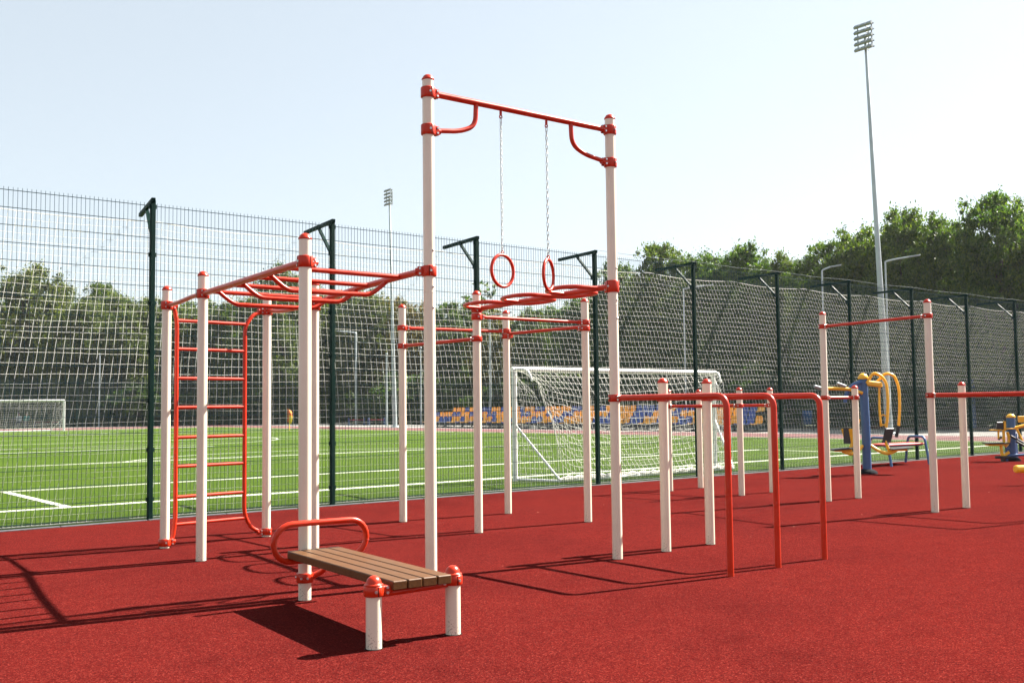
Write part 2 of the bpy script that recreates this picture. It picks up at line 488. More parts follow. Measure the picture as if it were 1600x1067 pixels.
# track kerb
lb = MB()
def lstrip(mb, u0, v0, u1, v1, w, z):
    a, b = uv(u0, v0), uv(u1, v1); d = (b - a) / np.linalg.norm(b - a); n = np.array([-d[1], d[0]]) * w / 2
    mb._add([(*(a + n), z), (*(a - n), z), (*(b - n), z), (*(b + n), z)], [(0, 1, 2, 3)], False)
ZL = 0.0006
for seg in ((-34, 8.62, 30, 8.62), (.80, 8.68, .80, 12.35), (.75, 12.4, 21.0, 12.4), (21.0, 8.68, 21.0, 12.35),
            (-9.0, 21.0, 30, 21.0), (-34, 40.2, 30, 40.2), (1.0, 68.4, 22, 68.4), (-34, 72.4, 30, 72.4),
            (-9, 59.8, 30, 59.8), (29.95, 8.68, 29.95, 72.3), (-9, 30.6, 12, 30.6)):
    lstrip(lb, *seg, .21 if seg[1] == seg[3] else .13, ZL)
def larc(mb, cu, cv, r, a0, a1, w, n=40):
    prev = None
    for i in range(n + 1):
        a = a0 + (a1 - a0) * i / n
        p1 = uv(cu + (r - w / 2) * math.cos(a), cv + (r - w / 2) * math.sin(a)); p2 = uv(cu + (r + w / 2) * math.cos(a), cv + (r + w / 2) * math.sin(a))
        if prev is not None: mb._add([(*prev[0], ZL + .0012), (*prev[1], ZL + .0012), (*p2, ZL + .0012), (*p1, ZL + .0012)], [(0, 1, 2, 3)], False)
        prev = (p1, p2)
larc(lb, 10.9, 40.2, 7.5, 0, 2 * math.pi, .115, 72)
larc(lb, 10.9, 17.8, 6.2, R(32), R(148), .115)
larc(lb, 11.9, 62.8, 6.0, R(210), R(330), .115)
pitch = bpy.data.objects['pitch']
WL['pitch'] = (0, 0, 0)
build('pitch_marking', lb, M['line'], pitch)

# ---------------------------------------------------------------- workout equipment
PR = .0445                                    # post radius
def post(parent, xy, h, name='post', r=PR, cap=True, joint=None):
    m = MB()
    hh = h - (.036 if cap else 0)
    m.tube([(xy[0], xy[1], z) for z in (-.02, hh * .25, hh * .5, hh)], r, 24)
    if joint:
        m.lathe((xy[0], xy[1], joint), [(r + .0002, -.003), (r + .0016, -.002), (r + .0016, .002), (r + .0002, .003)], 24)
    m.lathe((xy[0], xy[1], 0), [(r + .0002, .0035), (r + .004, .0030), (r + .0085, .0012)], 24, mi=1)
    p = build(name, m, [M['post'], M['gap']], parent, (xy[0], xy[1], 0))
    if cap:
        c = MB()
        c.lathe((xy[0], xy[1], hh), [(.002, -.004), (r + .003, -.004), (r + .0045, .002), (r + .003, .008), (r * .93, .016), (r * .78, .028), (r * .52, .037), (r * .22, .0415), (.001, .042)], 24)
        build('cap', c, M['red'], p)
    return p
def clamp(p, z, dirs=(0,), h=.082, r=PR, bolts=(0.9, -0.9)):
    # collar gripping post p at height z with lugs pointing along the angles dirs
    x, y, _ = WL[p.name]
    m = MB()
    ro = r + .0125
    m.lathe((x, y, z), [(r + .001, -h / 2), (ro - .004, -h / 2), (ro, -h / 2 + .006), (ro, h / 2 - .006), (ro - .004, h / 2), (r + .001, h / 2)], 24)
    for a in dirs:
        d = Vector((math.cos(a), math.sin(a), 0)); n = Vector((-d.y, d.x, 0))
        for s in (-1, 1):
            m.box(Vector((x, y, z)) + d * (ro + .012) + n * (.0155 * s), d * .020, n * .010, Vector((0, 0, h / 2 - .006)), bev=.004)
        m.tube([Vector((x, y, z)) + d * (ro - .01), Vector((x, y, z)) + d * (ro + .05)], .0245, 14)
        for s in (-1, 1):
            for dz in (-h * .24, h * .24):
                q = Vector((x, y, z + dz)) + d * (ro + .014)
                m.tube([q + n * (.024 * s), q + n * (.033 * s)], .0085, 8, mi=1)
    for k, a in enumerate(dirs):               # split lines of the two clamp halves
        d = Vector((math.cos(a), math.sin(a), 0)); n = Vector((-d.y, d.x, 0))
        m.box(Vector((x, y, z)) + d * (ro + .0315), d * .0012, n * .0035, Vector((0, 0, h / 2 - .004)), mi=2)
        for s in (-1, 1):
            q = Vector((x, y, z)) + n * (s * (ro + .0002)); m.box(q, d * .0022, n * .0008, Vector((0, 0, h / 2 - .003)), mi=2)
    for b in bolts:
        a = (dirs[0] if dirs else 0) + b * 2.0
        d = Vector((math.cos(a), math.sin(a), 0))
        q = Vector((x, y, z))
        m.tube([q + d * (ro - .002), q + d * (ro + .007)], .0085, 8, mi=1)
    return build('clamp', m, [M['red'], M['steel'], M['gap']], p)
def ang(a, b): return math.atan2(b[1] - a[1], b[0] - a[0])
def P3(p, z): return Vector((p[0], p[1], z))
def lerp(a, b, t): return np.asarray(a) * (1 - t) + np.asarray(b) * t
def toward(a, b, d):
    v_ = np.asarray(b) - np.asarray(a); return np.asarray(a) + v_ / np.linalg.norm(v_) * d

A1 = np.array([-.628, 7.799]); A2 = np.array([.889, 8.947])
B0 = np.array([-2.763, 9.130]); B1 = np.array([-3.382, 10.008]); B2 = np.array([-2.593, 10.818]); B3 = np.array([-1.885, 9.750])
C1 = np.array([-1.294, 12.058]); C2 = np.array([-.376, 10.928]); C3 = np.array([-.073, 12.855]); C4 = np.array([.846, 11.827])
D1 = np.array([1.373, 9.378]); D2 = np.array([1.856, 9.813])
R1 = np.array([1.66, 7.98]); R2 = np.array([2.13, 8.39]); R3 = np.array([2.63, 8.80])

frame = thing('workout_frame', (A1[0], A1[1], 0), 'big cream and red workout frame with monkey bars, ladder, ring gantry and dip bars', 'workout frame')
H1, H2, H0 = 2.56, 3.89, 1.56
ZB = 2.362
TR = .0235
pA0 = post(frame, A0, H1); pA1 = post(frame, A1, H2, joint=2.20); pA2 = post(frame, A2, H2, joint=2.20)
pB0 = post(frame, B0, H1); pB1 = post(frame, B1, H1 - .02); pB2 = post(frame, B2, H1 - .02); pB3 = post(frame, B3, H1 - .02)
pC1 = post(frame, C1, H1 - .02); pC2 = post(frame, C2, H1); pC3 = post(frame, C3, H1 - .03); pC4 = post(frame, C4, H1)
pD1 = post(frame, D1, H0); pD2 = post(frame, D2, H0)
tag(pA1, 'tall left post of the ring gantry'); tag(pA2, 'tall right post of the ring gantry')
for p, xy in ((pA1, A1), (pA2, A2)):
    for k, z in enumerate((2.52, 2.24, 2.08)):
        m = MB(); d = Vector((math.cos(R(-42)), math.sin(R(-42)), 0))
        m.ball(P3(xy, z) + d * (PR + .001), .0095, 10)
        build('bolt', m, M['steel'], p)

# monkey bars: two rails and alternating straight and dropped rungs
def rail_path(a, b, z): return [P3(toward(a, b, PR + .01), z), P3(toward(b, a, PR + .01), z)]
clamp(pA0, ZB, (ang(A0, B0), ang(A0, A1) + .35)); clamp(pB0, ZB, (ang(B0, A0), ang(B0, B1)))
clamp(pA1, ZB, (ang(A1, A0) - .5,)); clamp(pB3, ZB - .06, (ang(B3, A1), ang(B3, B2)))
m = MB(); m.tube(rail_path(A0, B0, ZB), .026, 14); build('side_rail', m, M['red'], frame)
inset = toward(A1, A0, .06)
k1 = inset * .55 + A1 * .45
pr = [P3(toward(A1, A0, PR + .01), ZB), P3(toward(A1, inset + (B3 - A1) * .08, .16), ZB), P3(lerp(inset, B3, .16), ZB), P3(lerp(inset, B3, .5), ZB), P3(toward(B3, A1, PR + .01), ZB - .03)]
m = MB(); m.tube(rounded(pr, .14, 5), .026, 14); build('side_rail', m, M['red'], frame)
def railL(s): return toward(A0, B0, s)
def railR(s): return lerp(inset, B3, min(1, s / 2.32))
for s in (.36, .98, 1.56, 2.12):
    a, b = railL(s), railR(s + .02)
    m = MB(); m.tube([P3(a, ZB), P3(b, ZB - .005)], .0185, 12); build('rung', m, M['red'], frame)
for s in (.69, 1.30, 1.92):
    a, b = railL(s), railR(s - .33 + .30)
    zz = ZB - .125
    path = [P3(a, ZB - .01), P3(lerp(a, b, .07), zz + .055), P3(lerp(a, b, .15), zz), P3(lerp(a, b, .5), zz - .004), P3(lerp(a, b, .85), zz), P3(lerp(a, b, .93), zz + .055), P3(b, ZB - .01)]
    m = MB(); m.tube(rounded(path, .07, 5), .0185, 12); build('dropped_rung', m, M['red'], frame)
# links from the monkey bars to the ladder posts
for (p, q, z0, z1) in ((B0, B1, ZB, ZB - .01), (B3, B2, ZB - .05, ZB + .0)):
    path = [P3(toward(p, q, PR), z0), P3(lerp(p, q, .25), z0 + .004), P3(lerp(p, q, .7), (z0 + z1) / 2 - .012), P3(toward(q, p, PR), z1)]
    m = MB(); m.tube(rounded(path, .12, 5), .0205, 12); build('link_bar', m, M['red'], frame)
clamp(pB1, ZB - .01, (ang(B1, B0), ang(B1, B2))); clamp(pB2, ZB + .0, (ang(B2, B3), ang(B2, B1)))
clamp(pB1, .055, (ang(B1, B2),), .07); clamp(pB2, .055, (ang(B2, B1),), .07)
# ladder
t = (B2 - B1) / np.linalg.norm(B2 - B1); LB = np.linalg.norm(B2 - B1)
def lad(s, z): q = B1 + t * s; return Vector((q[0], q[1], z))
for s0, s1 in ((.05, .108), (LB - .05, .868)):
    path = [lad(s0, ZB - .01), lad(s0 + (s1 - s0) * .55, ZB - .045), lad(s1, ZB - .17), lad(s1, 1.3), lad(s1, .25), lad(s0 + (s1 - s0) * .60, .10), lad(s0, .055)]
    m = MB(); m.tube(rounded(path, .13, 6), .0205, 12); build('ladder_rail', m, M['red'], frame)
for z in (2.21, 1.929, 1.640, 1.354, 1.060, .776, .480, .215):
    m = MB(); m.tube([lad(.108, z), lad(.868, z)], .0165, 12); build('ladder_rung', m, M['red'], frame)

# ring gantry
ZT, ZS = 3.752, 3.460
m = MB(); m.tube([P3(toward(A1, A2, PR), ZT), P3(toward(A2, A1, PR), ZT)], .0255, 14); top_bar = build('top_bar', m, M['red'], frame)
for p, a, b in ((pA1, A1, A2), (pA2, A2, A1)):
    clamp(p, ZT, (ang(a, b),)); clamp(p, ZS, (ang(a, b),))
    g = lambda s, z: P3(toward(a, b, s), z)
    path = [g(PR, ZS), g(.30, ZS + .035), g(.445, ZS + .10), g(.455, ZT)]
    m = MB(); m.tube(rounded(path, .17, 7), .0195, 12); build('corner_brace', m, M['red'], frame)
TG = (A2 - A1) / np.linalg.norm(A2 - A1)
def ring_assembly(s, rot, lean, label):
    q = A1 + TG * s
    zt, zr = ZT - .03, 2.415
    ro, rt = .129, .0135
    th = thing('gymnastic_ring', (q[0], q[1], zr), label, 'gym ring', 'rings on chains')
    m = MB(); m.tube([(q[0], q[1], zt + .004), (q[0], q[1], zt - .035)], .011, 8)
    m.tube(arc((q[0], q[1], zt - .045), .013, 0, 2 * math.pi, (TG[0], TG[1], 0), (0, 0, 1), 10)[:-1], .005, 6, closed=True)
    build('hanger_lug', m, M['red'], th)
    d = Vector((math.cos(rot), math.sin(rot), 0))
    m = MB(); m.tube(arc((q[0], q[1], zr), ro, 0, 2 * math.pi, d, (0, 0, 1), 40)[:-1], rt, 12, closed=True)
    n = Vector((-d.y, d.x, 0))
    m.tube(arc((q[0], q[1], zr + ro + rt + .008), .012, 0, 2 * math.pi, n, (0, 0, 1), 10)[:-1], .0045, 6, closed=True)
    build('ring', m, M['red'], th)
    m = MB(); za, zb = zt - .055, zr + ro + rt + .010
    nl = 30; pitch_ = (za - zb) / nl
    for i in range(nl):
        zc = za - pitch_ * (i + .5); dd = (d if i % 2 else n); hl = pitch_ * .5 + .0045; w = .0085
        path = [Vector((q[0], q[1], zc)) + dd * (w * math.cos(a)) + Vector((0, 0, math.copysign(hl - w, math.sin(a)) + w * math.sin(a))) for a in [math.pi * (k + .5) / 5 for k in range(10)]]
        m.tube(path, .0030, 5, closed=True)
    build('chain', m, M['chain'], th)
ring_assembly(.700, R(2) + math.acos(.70), 0, 'red gymnastic ring hanging on a chain, the left one, turned more to the viewer')
ring_assembly(1.178, R(90) - math.asin(.36), 0, 'red gymnastic ring hanging on a chain, the right one, turned nearly edge on')

# snake bar between the gantry and the pull-up square
clamp(pA2, ZB, (ang(A2, C2),), .105); clamp(pC2, ZB + .005, (ang(C2, A2),), .075)
clamp(pC2, 2.285, (ang(C2, C4),), .07)
SL = np.linalg.norm(C2 - A2); st = (C2 - A2) / SL; sn = np.array([st[1], -st[0]])
def snk(s, o, z): q = A2 + st * s + sn * o; return Vector((q[0], q[1], z))
m = MB(); m.tube([snk(PR, 0, ZB), snk(.2, 0, ZB + .005), snk(SL - .2, 0, ZB + .005), snk(SL - PR, 0, ZB + .005)], .026, 14)
build('snake_rail', m, M['red'], frame)
for s0, s1, sd in ((.20, .72, -1), (.50, .98, 1), (.92, 1.50, -1), (1.18, 1.68, 1), (1.66, 2.24, -1)):
    L_ = s1 - s0; o = .30 * sd
    path = [snk(s0, 0, ZB + .005), snk(s0 + .03, o * .75, ZB + .012), snk(s0 + L_ * .30, o, ZB + .016), snk(s0 + L_ * .72, o, ZB + .016), snk(s1 - .02, o * .75, ZB + .012), snk(s1, 0, ZB + .005)]
    m = MB(); m.tube(rounded(path, .16, 6), .0195, 12); build('snake_loop', m, M['red'], frame)

# square of pull-up bars
for (p, q, z0, z1) in ((C2, C4, 2.285, 2.285), (C4, C3, 2.235, 2.235), (C3, C1, 2.265, 2.265), (C1, C2, 2.05, 2.05)):
    m = MB(); m.tube([P3(toward(p, q, PR), z0), P3(toward(q, p, PR), z1)], .0185, 12); build('pull_up_bar', m, M['red'], frame)
clamp(pC4, 2.285, (ang(C4, C2),), .06); clamp(pC4, 2.215, (ang(C4, C3),), .06)
clamp(pC3, 2.272, (ang(C3, C1),), .06); clamp(pC3, 2.205, (ang(C3, C4),), .06)
clamp(pC1, 2.265, (ang(C1, C3),), .06); clamp(pC1, 2.05, (ang(C1, C2),), .06); clamp(pC2, 2.05, (ang(C2, C1),), .06)

# dip bars
def dip_bar(parent, p, a, b, z=1.385, rb=.17):
    d = ang(a, b); clamp(p, z, (d,), .062)
    path = [P3(toward(a, b, PR), z), P3(toward(b, a, .2), z), P3(b, z), P3(b, .6), P3(b, -.02)]
    m = MB(); m.tube(rounded(path, rb, 9), .0255, 16); build('dip_bar', m, M['red'], parent)
dip_bar(frame, pA2, A2, R1); dip_bar(frame, pD1, D1, R2); dip_bar(frame, pD2, D2, R3)

# ---------------------------------------------------------------- sit-up bench
UE = np.array([math.cos(R(34.17)), math.sin(R(34.17))]); VE = np.array([-UE[1], UE[0]])
def bl(u, v, z): q = A0 + UE * u + VE * v; return Vector((q[0], q[1], z))
bench = thing('sit_up_bench', tuple(bl(.02, -.9, 0)), 'low brown plank bench with red foot loop clamped to the nearest cream post', 'bench')
for k in range(4):
    m = MB(); u0 = -.170 + k * .0965
    m.box((0, 0, 0), (.0442, 0, 0), (0, .7725, 0), (0, 0, .0255), bev=.005)
    me = m.mesh('plank', [M['wood']])
    o = place('plank', me, bench, tuple(bl(u0 + .0442, -.875 + random.uniform(-.003, .003), .3365)))
    o.rotation_euler = (0, 0, R(34.17))
bp = [post(bench, bl(u, v, 0)[:2], .350, cap=False) for u, v in ((-.265, -1.600), (.271, -1.552))]
for p in bp:
    x, y, _ = WL[p.name]
    m = MB(); m.lathe((x, y, .352), [(.02, -.010), (PR + .0085, -.009), (PR + .0105, -.004), (PR + .007, .0), (PR * .96, .001), (PR * .95, .010), (PR * .86, .023), (PR * .68, .034), (PR * .42, .042), (PR * .18, .045), (.001, .0455)], 28)
    build('cap', m, M['red'], p)
    clamp(p, .315, (R(34.17) + (0 if p is bp[0] else math.pi),), .058)
    # shorten the tube below the dome
m = MB(); m.tube([bl(-.265 + PR, -1.598, .292), bl(.271 - PR, -1.554, .292)], .0195, 12); build('cross_bar', m, M['red'], bench)
zc, rr = .417, .127
path = []
cL, cR = -.297 + rr + .02, .407 - rr
lean = .10
def lp(u, z): return bl(u, -.12 - (z - .29) * lean, z)
for i in range(13):
    a = R(90) + R(180) * i / 12; path.append(lp(cL + rr * math.cos(a), zc + rr * math.sin(a)))
for i in range(13):
    a = R(-90) + R(180) * i / 12; path.append(lp(cR + rr * math.cos(a), zc + rr * math.sin(a)))
m = MB(); m.tube(path, .0205, 14, closed=True)
for uu in (cL - rr, cR + rr):
    m.tube(arc(lp(uu, zc - .02), .0212, 0, 2 * math.pi, (UE[0], UE[1], 0), (VE[0], VE[1], 0), 12)[:-1], .0018, 5, closed=True)
build('foot_loop', m, M['red'], bench)
m = MB(); m.tube(rounded([bl(.10, -.35, .285), bl(.125, -.12, .285), bl(.125, -.03, .19), bl(.05, .0, .155)], .09, 6), .021, 12)
m.tube([bl(.06, -.12, .2895), bl(.06, -.75, .2895)], .019, 10)
build('bracket', m, M['red'], bench)
m = MB()
x, y = A0
m.lathe((x, y, .155), [(PR + .001, -.033), (PR + .011, -.033), (PR + .0135, -.027), (PR + .0135, .027), (PR + .011, .033), (PR + .001, .033)], 24)
for a in (-100, -60, 180):
    d = Vector((math.cos(R(a)), math.sin(R(a)), 0)); q = Vector((x, y, .155)); m.tube([q + d * (PR + .012), q + d * (PR + .021)], .008, 8, mi=1)
build('clamp', m, [M['red'], M['steel']], bench)

# ---------------------------------------------------------------- parallel bars and the far pull-up frame
E1 = np.array([2.41, 15.91]); E2 = np.array([2.98, 16.45]); E3 = np.array([3.305, 14.978]); E4 = np.array([3.872, 15.457])
pb = thing('parallel_bars', (*lerp(E1, E4, .5), 0), 'low cream and red parallel bars by the fence behind the dip bars', 'parallel bars')
pe = [post(pb, e, H0) for e in (E1, E2, E3, E4)]
for i, j in ((0, 2), (1, 3)):
    a, b = (E1, E2, E3, E4)[i], (E1, E2, E3, E4)[j]
    m = MB(); m.tube([P3(toward(a, b, PR), 1.30), P3(toward(b, a, PR), 1.30)], .0215, 12); build('bar', m, M['red'], pb)
    clamp(pe[i], 1.30, (ang(a, b),), .058); clamp(pe[j], 1.30, (ang(b, a),), .058)
F1 = np.array([4.24, 13.942]); F2 = np.array([5.051, 12.407]); F3 = np.array([4.785, 14.356]); F4 = np.array([5.638, 12.885])
pf = thing('pull_up_frame', (*lerp(F1, F4, .5), 0), 'cream and red pull-up frame with dip bars, at the right near the blue trainers', 'workout frame')
q1, q2, q3, q4 = post(pf, F1, H1), post(pf, F2, H1), post(pf, F3, H0), post(pf, F4, H0)
m = MB(); m.tube([P3(toward(F1, F2, PR), ZB), P3(toward(F2, F1, PR), ZB)], .0185, 12); build('pull_up_bar', m, M['red'], pf)
clamp(q1, ZB, (ang(F1, F2),), .06); clamp(q2, ZB, (ang(F2, F1),), .06)
m = MB(); m.tube([P3(toward(F1, F3, PR), 1.395), P3(toward(F3, F1, PR), 1.395)], .0205, 12); build('link_bar', m, M['red'], pf)
clamp(q1, 1.395, (ang(F1, F3),), .06); clamp(q3, 1.395, (ang(F3, F1),), .06)
dv = np.array([.640, -.768]) * 1.30
dip_bar(pf, q2, F2, F2 + dv, 1.40); dip_bar(pf, q4, F4, F4 + dv, 1.40)

# ---------------------------------------------------------------- blue and yellow trainers
def loc3(o, sc=1.0, rot=0.0):
    c_, s_ = math.cos(rot), math.sin(rot)
    return lambda x, y, z: Vector((o[0] + (x * c_ - y * s_) * sc, o[1] + (x * s_ + y * c_) * sc, z * sc))
o = (6.60, 19.25)
L = loc3(o)
tr = thing('pull_down_trainer', (*o, 0), 'blue pillar trainer with yellow curved pull-down arms and two hanging seats', 'exercise machine')
m = MB(); m.tube([L(0, 0, -.02), L(0, 0, .9), L(-.02, 0, 1.78)], .080, 20); build('pillar', m, M['blue'], tr)
m = MB(); m.lathe(L(0, 0, 0), [(.19, -.01), (.19, .02), (.165, .055), (.11, .085), (.082, .09)], 24); build('base_flange', m, M['flange'], tr)
m = MB(); m.lathe(L(-.02, 0, 1.775), [(.09, -.01), (.098, .0), (.092, .03), (.07, .07), (.035, .095), (.001, .1)], 20); build('cap', m, M['yellow'], tr)
m = MB()
arcp = [L(-.05 + .33 * math.cos(R(90 + 90 * i / 8)) , -.03, 1.33 + .37 * math.sin(R(90 + 90 * i / 8))) for i in range(9)]
m.tube(arcp, [.05 - .002 * i for i in range(9)], 10)
m.box(L(-.14, -.03, 1.55), (.09, 0, 0), (0, .02, 0), (0, 0, .11), bev=.01)
build('arched_bracket', m, M['blue'], tr)
m = MB(); m.tube(rounded([L(-.06, -.06, 1.50), L(-.28, -.06, 1.58), L(-.86, -.16, 1.60)], .1), .032, 10); build('lever', m, M['yellow'], tr)
m = MB(); m.tube([L(-.86, -.16, 1.60), L(-.99, -.18, 1.64)], .030, 10); m.tube([L(-.38, -.1, 1.63), L(-.55, -.12, 1.69)], .028, 10); build('grip', m, M['lampgrey'], tr)
m = MB(); m.box(L(.16, -.08, 1.67), (.14, 0, -.02), (0, .05, 0), (0, 0, .05), bev=.02)
m.tube(rounded([L(.02, -.08, 1.68), L(.14, -.08, 1.88), L(.27, -.1, 1.84), L(.37, -.12, 1.70), L(.385, -.14, 1.40), L(.36, -.14, 1.02), L(.33, -.14, .86)], .14, 6), .027, 10)
m.tube(rounded([L(.26, .10, 1.70), L(.44, .1, 1.88), L(.60, .10, 1.84), L(.685, .1, 1.62), L(.69, .1, 1.25), L(.655, .1, .88)], .16, 6), .027, 10)
m.tube(rounded([L(.26, -.05, 1.60), L(.245, -.05, 1.2), L(.27, -.05, .88)], .2, 6), .022, 10)
m.tube(arc(L(.285, -.14, 1.0), .06, R(40), R(330), (1, 0, 0), (0, 0, 1.6), 10), .013, 8)
build('pull_down_arm', m, M['yellow'], tr)
m = MB(); m.tube([L(.655, .1, .88), L(.60, .1, .67)], .032, 10); build('grip', m, M['black'], tr)
def hang_seat(sx, sc_):
    m = MB(); m.box(L(.36 * sx, -.14, .71), (.10 * sx, .04, 0), (.0, .012, 0), (.06 * sx * .6, 0, .135), bev=.01); build('back_pad', m, M['black'] if sx > 0 else M['yellow'], tr)
    m = MB(); m.box(L((.56 if sx > 0 else -.52) , -.16, .475), (.20, 0, .015), (0, .17, 0), (0, 0, .013), bev=.01); build('seat_pad', m, M['black'], tr)
    m = MB(); m.box(L((.53 if sx > 0 else -.49), -.16, .445), (.16, 0, .0), (0, .05, 0), (0, 0, .02), bev=.01)
    m.tube(rounded([L(.08 * sx, -.02, .52), L(.2 * sx, -.1, .42), L(.36 * sx, -.16, .37), L(.50 * sx, -.16, .44)], .1), .032, 10)
    m.tube(rounded([L(.30 * sx, -.14, .62), L(.38 * sx, -.15, .40)], .1), .026, 10)
    if sx < 0: m.tube([L(-.16, -.12, 1.02), L(-.36, -.14, .42)], .028, 10)
    build('seat_bracket', m, M['yellow'], tr)
hang_seat(1, 1); hang_seat(-1, 1)
m = MB(); m.box(L(-.375, -.155, .71), (.105, .03, 0), (0, .006, 0), (0, 0, .14), bev=.004); build('pad_trim', m, M['black'], tr)

# arch bench
def arch_bench(a1l, a1r, a2l, a2r, label, grp=None):
    c_ = (np.array(a1l) + a1r + a2l + a2r) / 4
    th = thing('arch_bench', (c_[0], c_[1], 0), label, 'bench', grp)
    tops = []
    for l, r in ((a1l, a1r), (a2l, a2r)):
        l, r = np.array(l), np.array(r); i1, i2 = lerp(l, r, .16), lerp(l, r, .84)
        m = MB(); m.tube(rounded([P3(l, -.02), P3(lerp(l, r, .10), .36), P3(i1, .58), P3(i2, .58), P3(lerp(l, r, .90), .36), P3(r, -.02)], .30, 8), .027, 10)
        build('arch_leg', m, M['blue'], th); tops.append((lerp(l, r, .13), lerp(l, r, .87)))
    (a, b), (c2, d2) = tops
    ce = (a + b + c2 + d2) / 4; lx = ((c2 + d2) / 2 - (a + b) / 2) / 2; ly = (b - a) / 2
    m = MB(); m.box(P3(ce, .435), (*(lx * 1.02), 0), (*(ly * .92), 0), (0, 0, .016), bev=.006); build('seat_board', m, M['redboard'], th)
    m = MB()
    for s in (-1, 1): m.tube([P3(ce - lx + ly * .6 * s, .405), P3(ce + lx + ly * .6 * s, .405)], .017, 8)
    build('seat_rail', m, M['blue'], th)
    return th
ab = arch_bench((7.57, 22.03), (7.80, 21.27), (8.67, 22.80), (8.87, 21.99), 'blue arched bench with a red seat board behind the blue pillar trainer')

# second trainer
o = (11.04, 22.8); L2 = loc3(o, 1.0)
t2 = thing('seated_trainer', (*o, 0), 'short blue pillar trainer with yellow levers and a black seat at the right edge', 'exercise machine')
m = MB(); m.tube([L2(0, 0, -.02), L2(0, 0, .97)], .088, 20); build('pillar', m, M['blue'], t2)
m = MB(); m.lathe(L2(0, 0, 0), [(.17, -.01), (.17, .02), (.145, .06), (.09, .09)], 24); build('base_flange', m, M['flange'], t2)
m = MB(); m.lathe(L2(0, 0, .965), [(.093, -.01), (.099, .0), (.09, .03), (.06, .06), (.001, .075)], 20); build('cap', m, M['yellow'], t2)
m = MB(); m.box(L2(-.40, -.1, .40), (.24, 0, .0), (0, .16, 0), (0, 0, .013), bev=.008); build('seat_pad', m, M['black'], t2)
m = MB(); m.box(L2(-.30, -.12, .78), (.085, .02, 0), (0, .015, 0), (0, 0, .085), bev=.008); build('back_pad', m, M['black'], t2)
m = MB(); m.box(L2(-.40, -.1, .365), (.20, 0, 0), (0, .1, 0), (0, 0, .02), bev=.01)
m.box(L2(-.20, -.12, .78), (.022, 0, 0), (0, .02, 0), (0, 0, .105), bev=.006)
m.tube([L2(-.29, -.1, .36), L2(-.27, -.1, .08)], .035, 10)
m.tube([L2(-.22, -.1, .36), L2(-.22, -.1, .70)], .026, 10); m.tube([L2(-.34, -.1, .50), L2(-.33, -.1, .68)], .022, 8); m.tube([L2(-.34, -.1, .51), L2(-.2, -.1, .51)], .02, 8)
m.tube(rounded([L2(-.20, -.1, .32), L2(-.12, -.1, .40), L2(-.10, -.1, .52), L2(-.14, -.1, .64)], .06), .03, 10)
m.tube([L2(-.24, -.1, .12), L2(-.12, -.1, .2)], .035, 10)
m.box(L2(-.42, -.14, .69), (.12, 0, 0), (0, .04, 0), (0, 0, .012), bev=.004); m.box(L2(-.10, -.12, .715), (.10, 0, 0), (0, .05, 0), (0, 0, .012), bev=.004)
m.tube(rounded([L2(.02, -.05, .72), L2(.28, -.05, .78)], .05), .035, 10); m.tube([L2(.08, -.1, .70), L2(.18, -.1, .45)], .026, 10)
m.box(L2(.20, -.1, .92), (.09, 0, 0), (0, .02, 0), (0, 0, .07), bev=.008)
build('lever_frame', m, M['yellow'], t2)
m = MB(); m.tube([L2(-.20, -.16, .88), L2(-.21, -.16, 1.0)], .022, 8); m.tube([L2(-.12, -.2, .56), L2(.16, -.2, .40)], .026, 8); m.tube([L2(-.02, -.24, .44), L2(.3, -.24, .25)], .026, 8)
m.tube([L2(-.45, -.15, .095), L2(-.13, -.15, .09)], .03, 8); m.tube([L2(-.34, -.1, .48), L2(-.27, -.1, .54)], .025, 8); m.tube([L2(-.27, -.1, -.01), L2(-.27, -.1, .06)], .04, 8)
build('grip', m, M['black'], t2)
m = MB(); m.tube([L2(-.16, -.08, -.02), L2(-.17, -.08, .34)], .026, 8); m.tube([L2(-.17, -.08, .27), L2(0, 0, .27)], .03, 8); m.tube([L2(-.17, -.08, .12), L2(.4, -.08, .15)], .03, 8); m.tube([L2(.12, .1, .0), L2(.12, .1, .6)], .05, 10)
build('side_strut', m, M['blue'], t2)

# yellow roller at the right edge
yr = thing('yellow_roller', (8.15, 16.25, 0), 'fat yellow horizontal tube low above the red floor at the right edge', 'exercise machine')
yd = Vector((math.cos(R(18)), math.sin(R(18)), 0))
y0 = Vector((7.86, 16.16, .255))
m = MB(); m.tube([y0, y0 + yd * .012, y0 + yd * .02, y0 + yd * 1.4], [.045, .058, .062, .062], 18); build('roller', m, M['yellow'], yr)
m = MB()
for s in (.9, 1.3): m.tube([y0 + yd * s, Vector(((y0 + yd * s).x, (y0 + yd * s).y, -.02))], .035, 10)
build('leg', m, M['blue'], yr)

# ---------------------------------------------------------------- fence
fence = thing('mesh_fence', uvz(8, FV, 0), 'tall dark green welded wire mesh fence with arms on its posts', 'fence')
FP = 2.5
F0 = np.array([-4.4387, 12.5874]); du = U * FP
Ux, Vx = Vector((U[0], U[1], 0)), Vector((V[0], V[1], 0))
FH = 3.955
mp = MB(); mp.box((0, 0, FH / 2 - .02), Ux * .029, Vx * .033, (0, 0, FH / 2 + .0), bev=.005)
for z in np.arange(.25, 3.9, .6): mp.box(Vector((0, 0, z)) - Ux * .035, Ux * .008, Vx * .018, (0, 0, .026)); 
for z in np.arange(.25, 3.9, .6): mp.box(Vector((0, 0, z)) + Ux * .035, Ux * .008, Vx * .018, (0, 0, .026))
post_me = mp.mesh('fence_post', [M['fgreen']])
ma = MB(); ma.box(Vector((0, 0, FH - .025)) + Vx * .505, Vx * .565, Ux * .025, (0, 0, .025), bev=.004)
arm_me = ma.mesh('net_arm', [M['fgreen']])
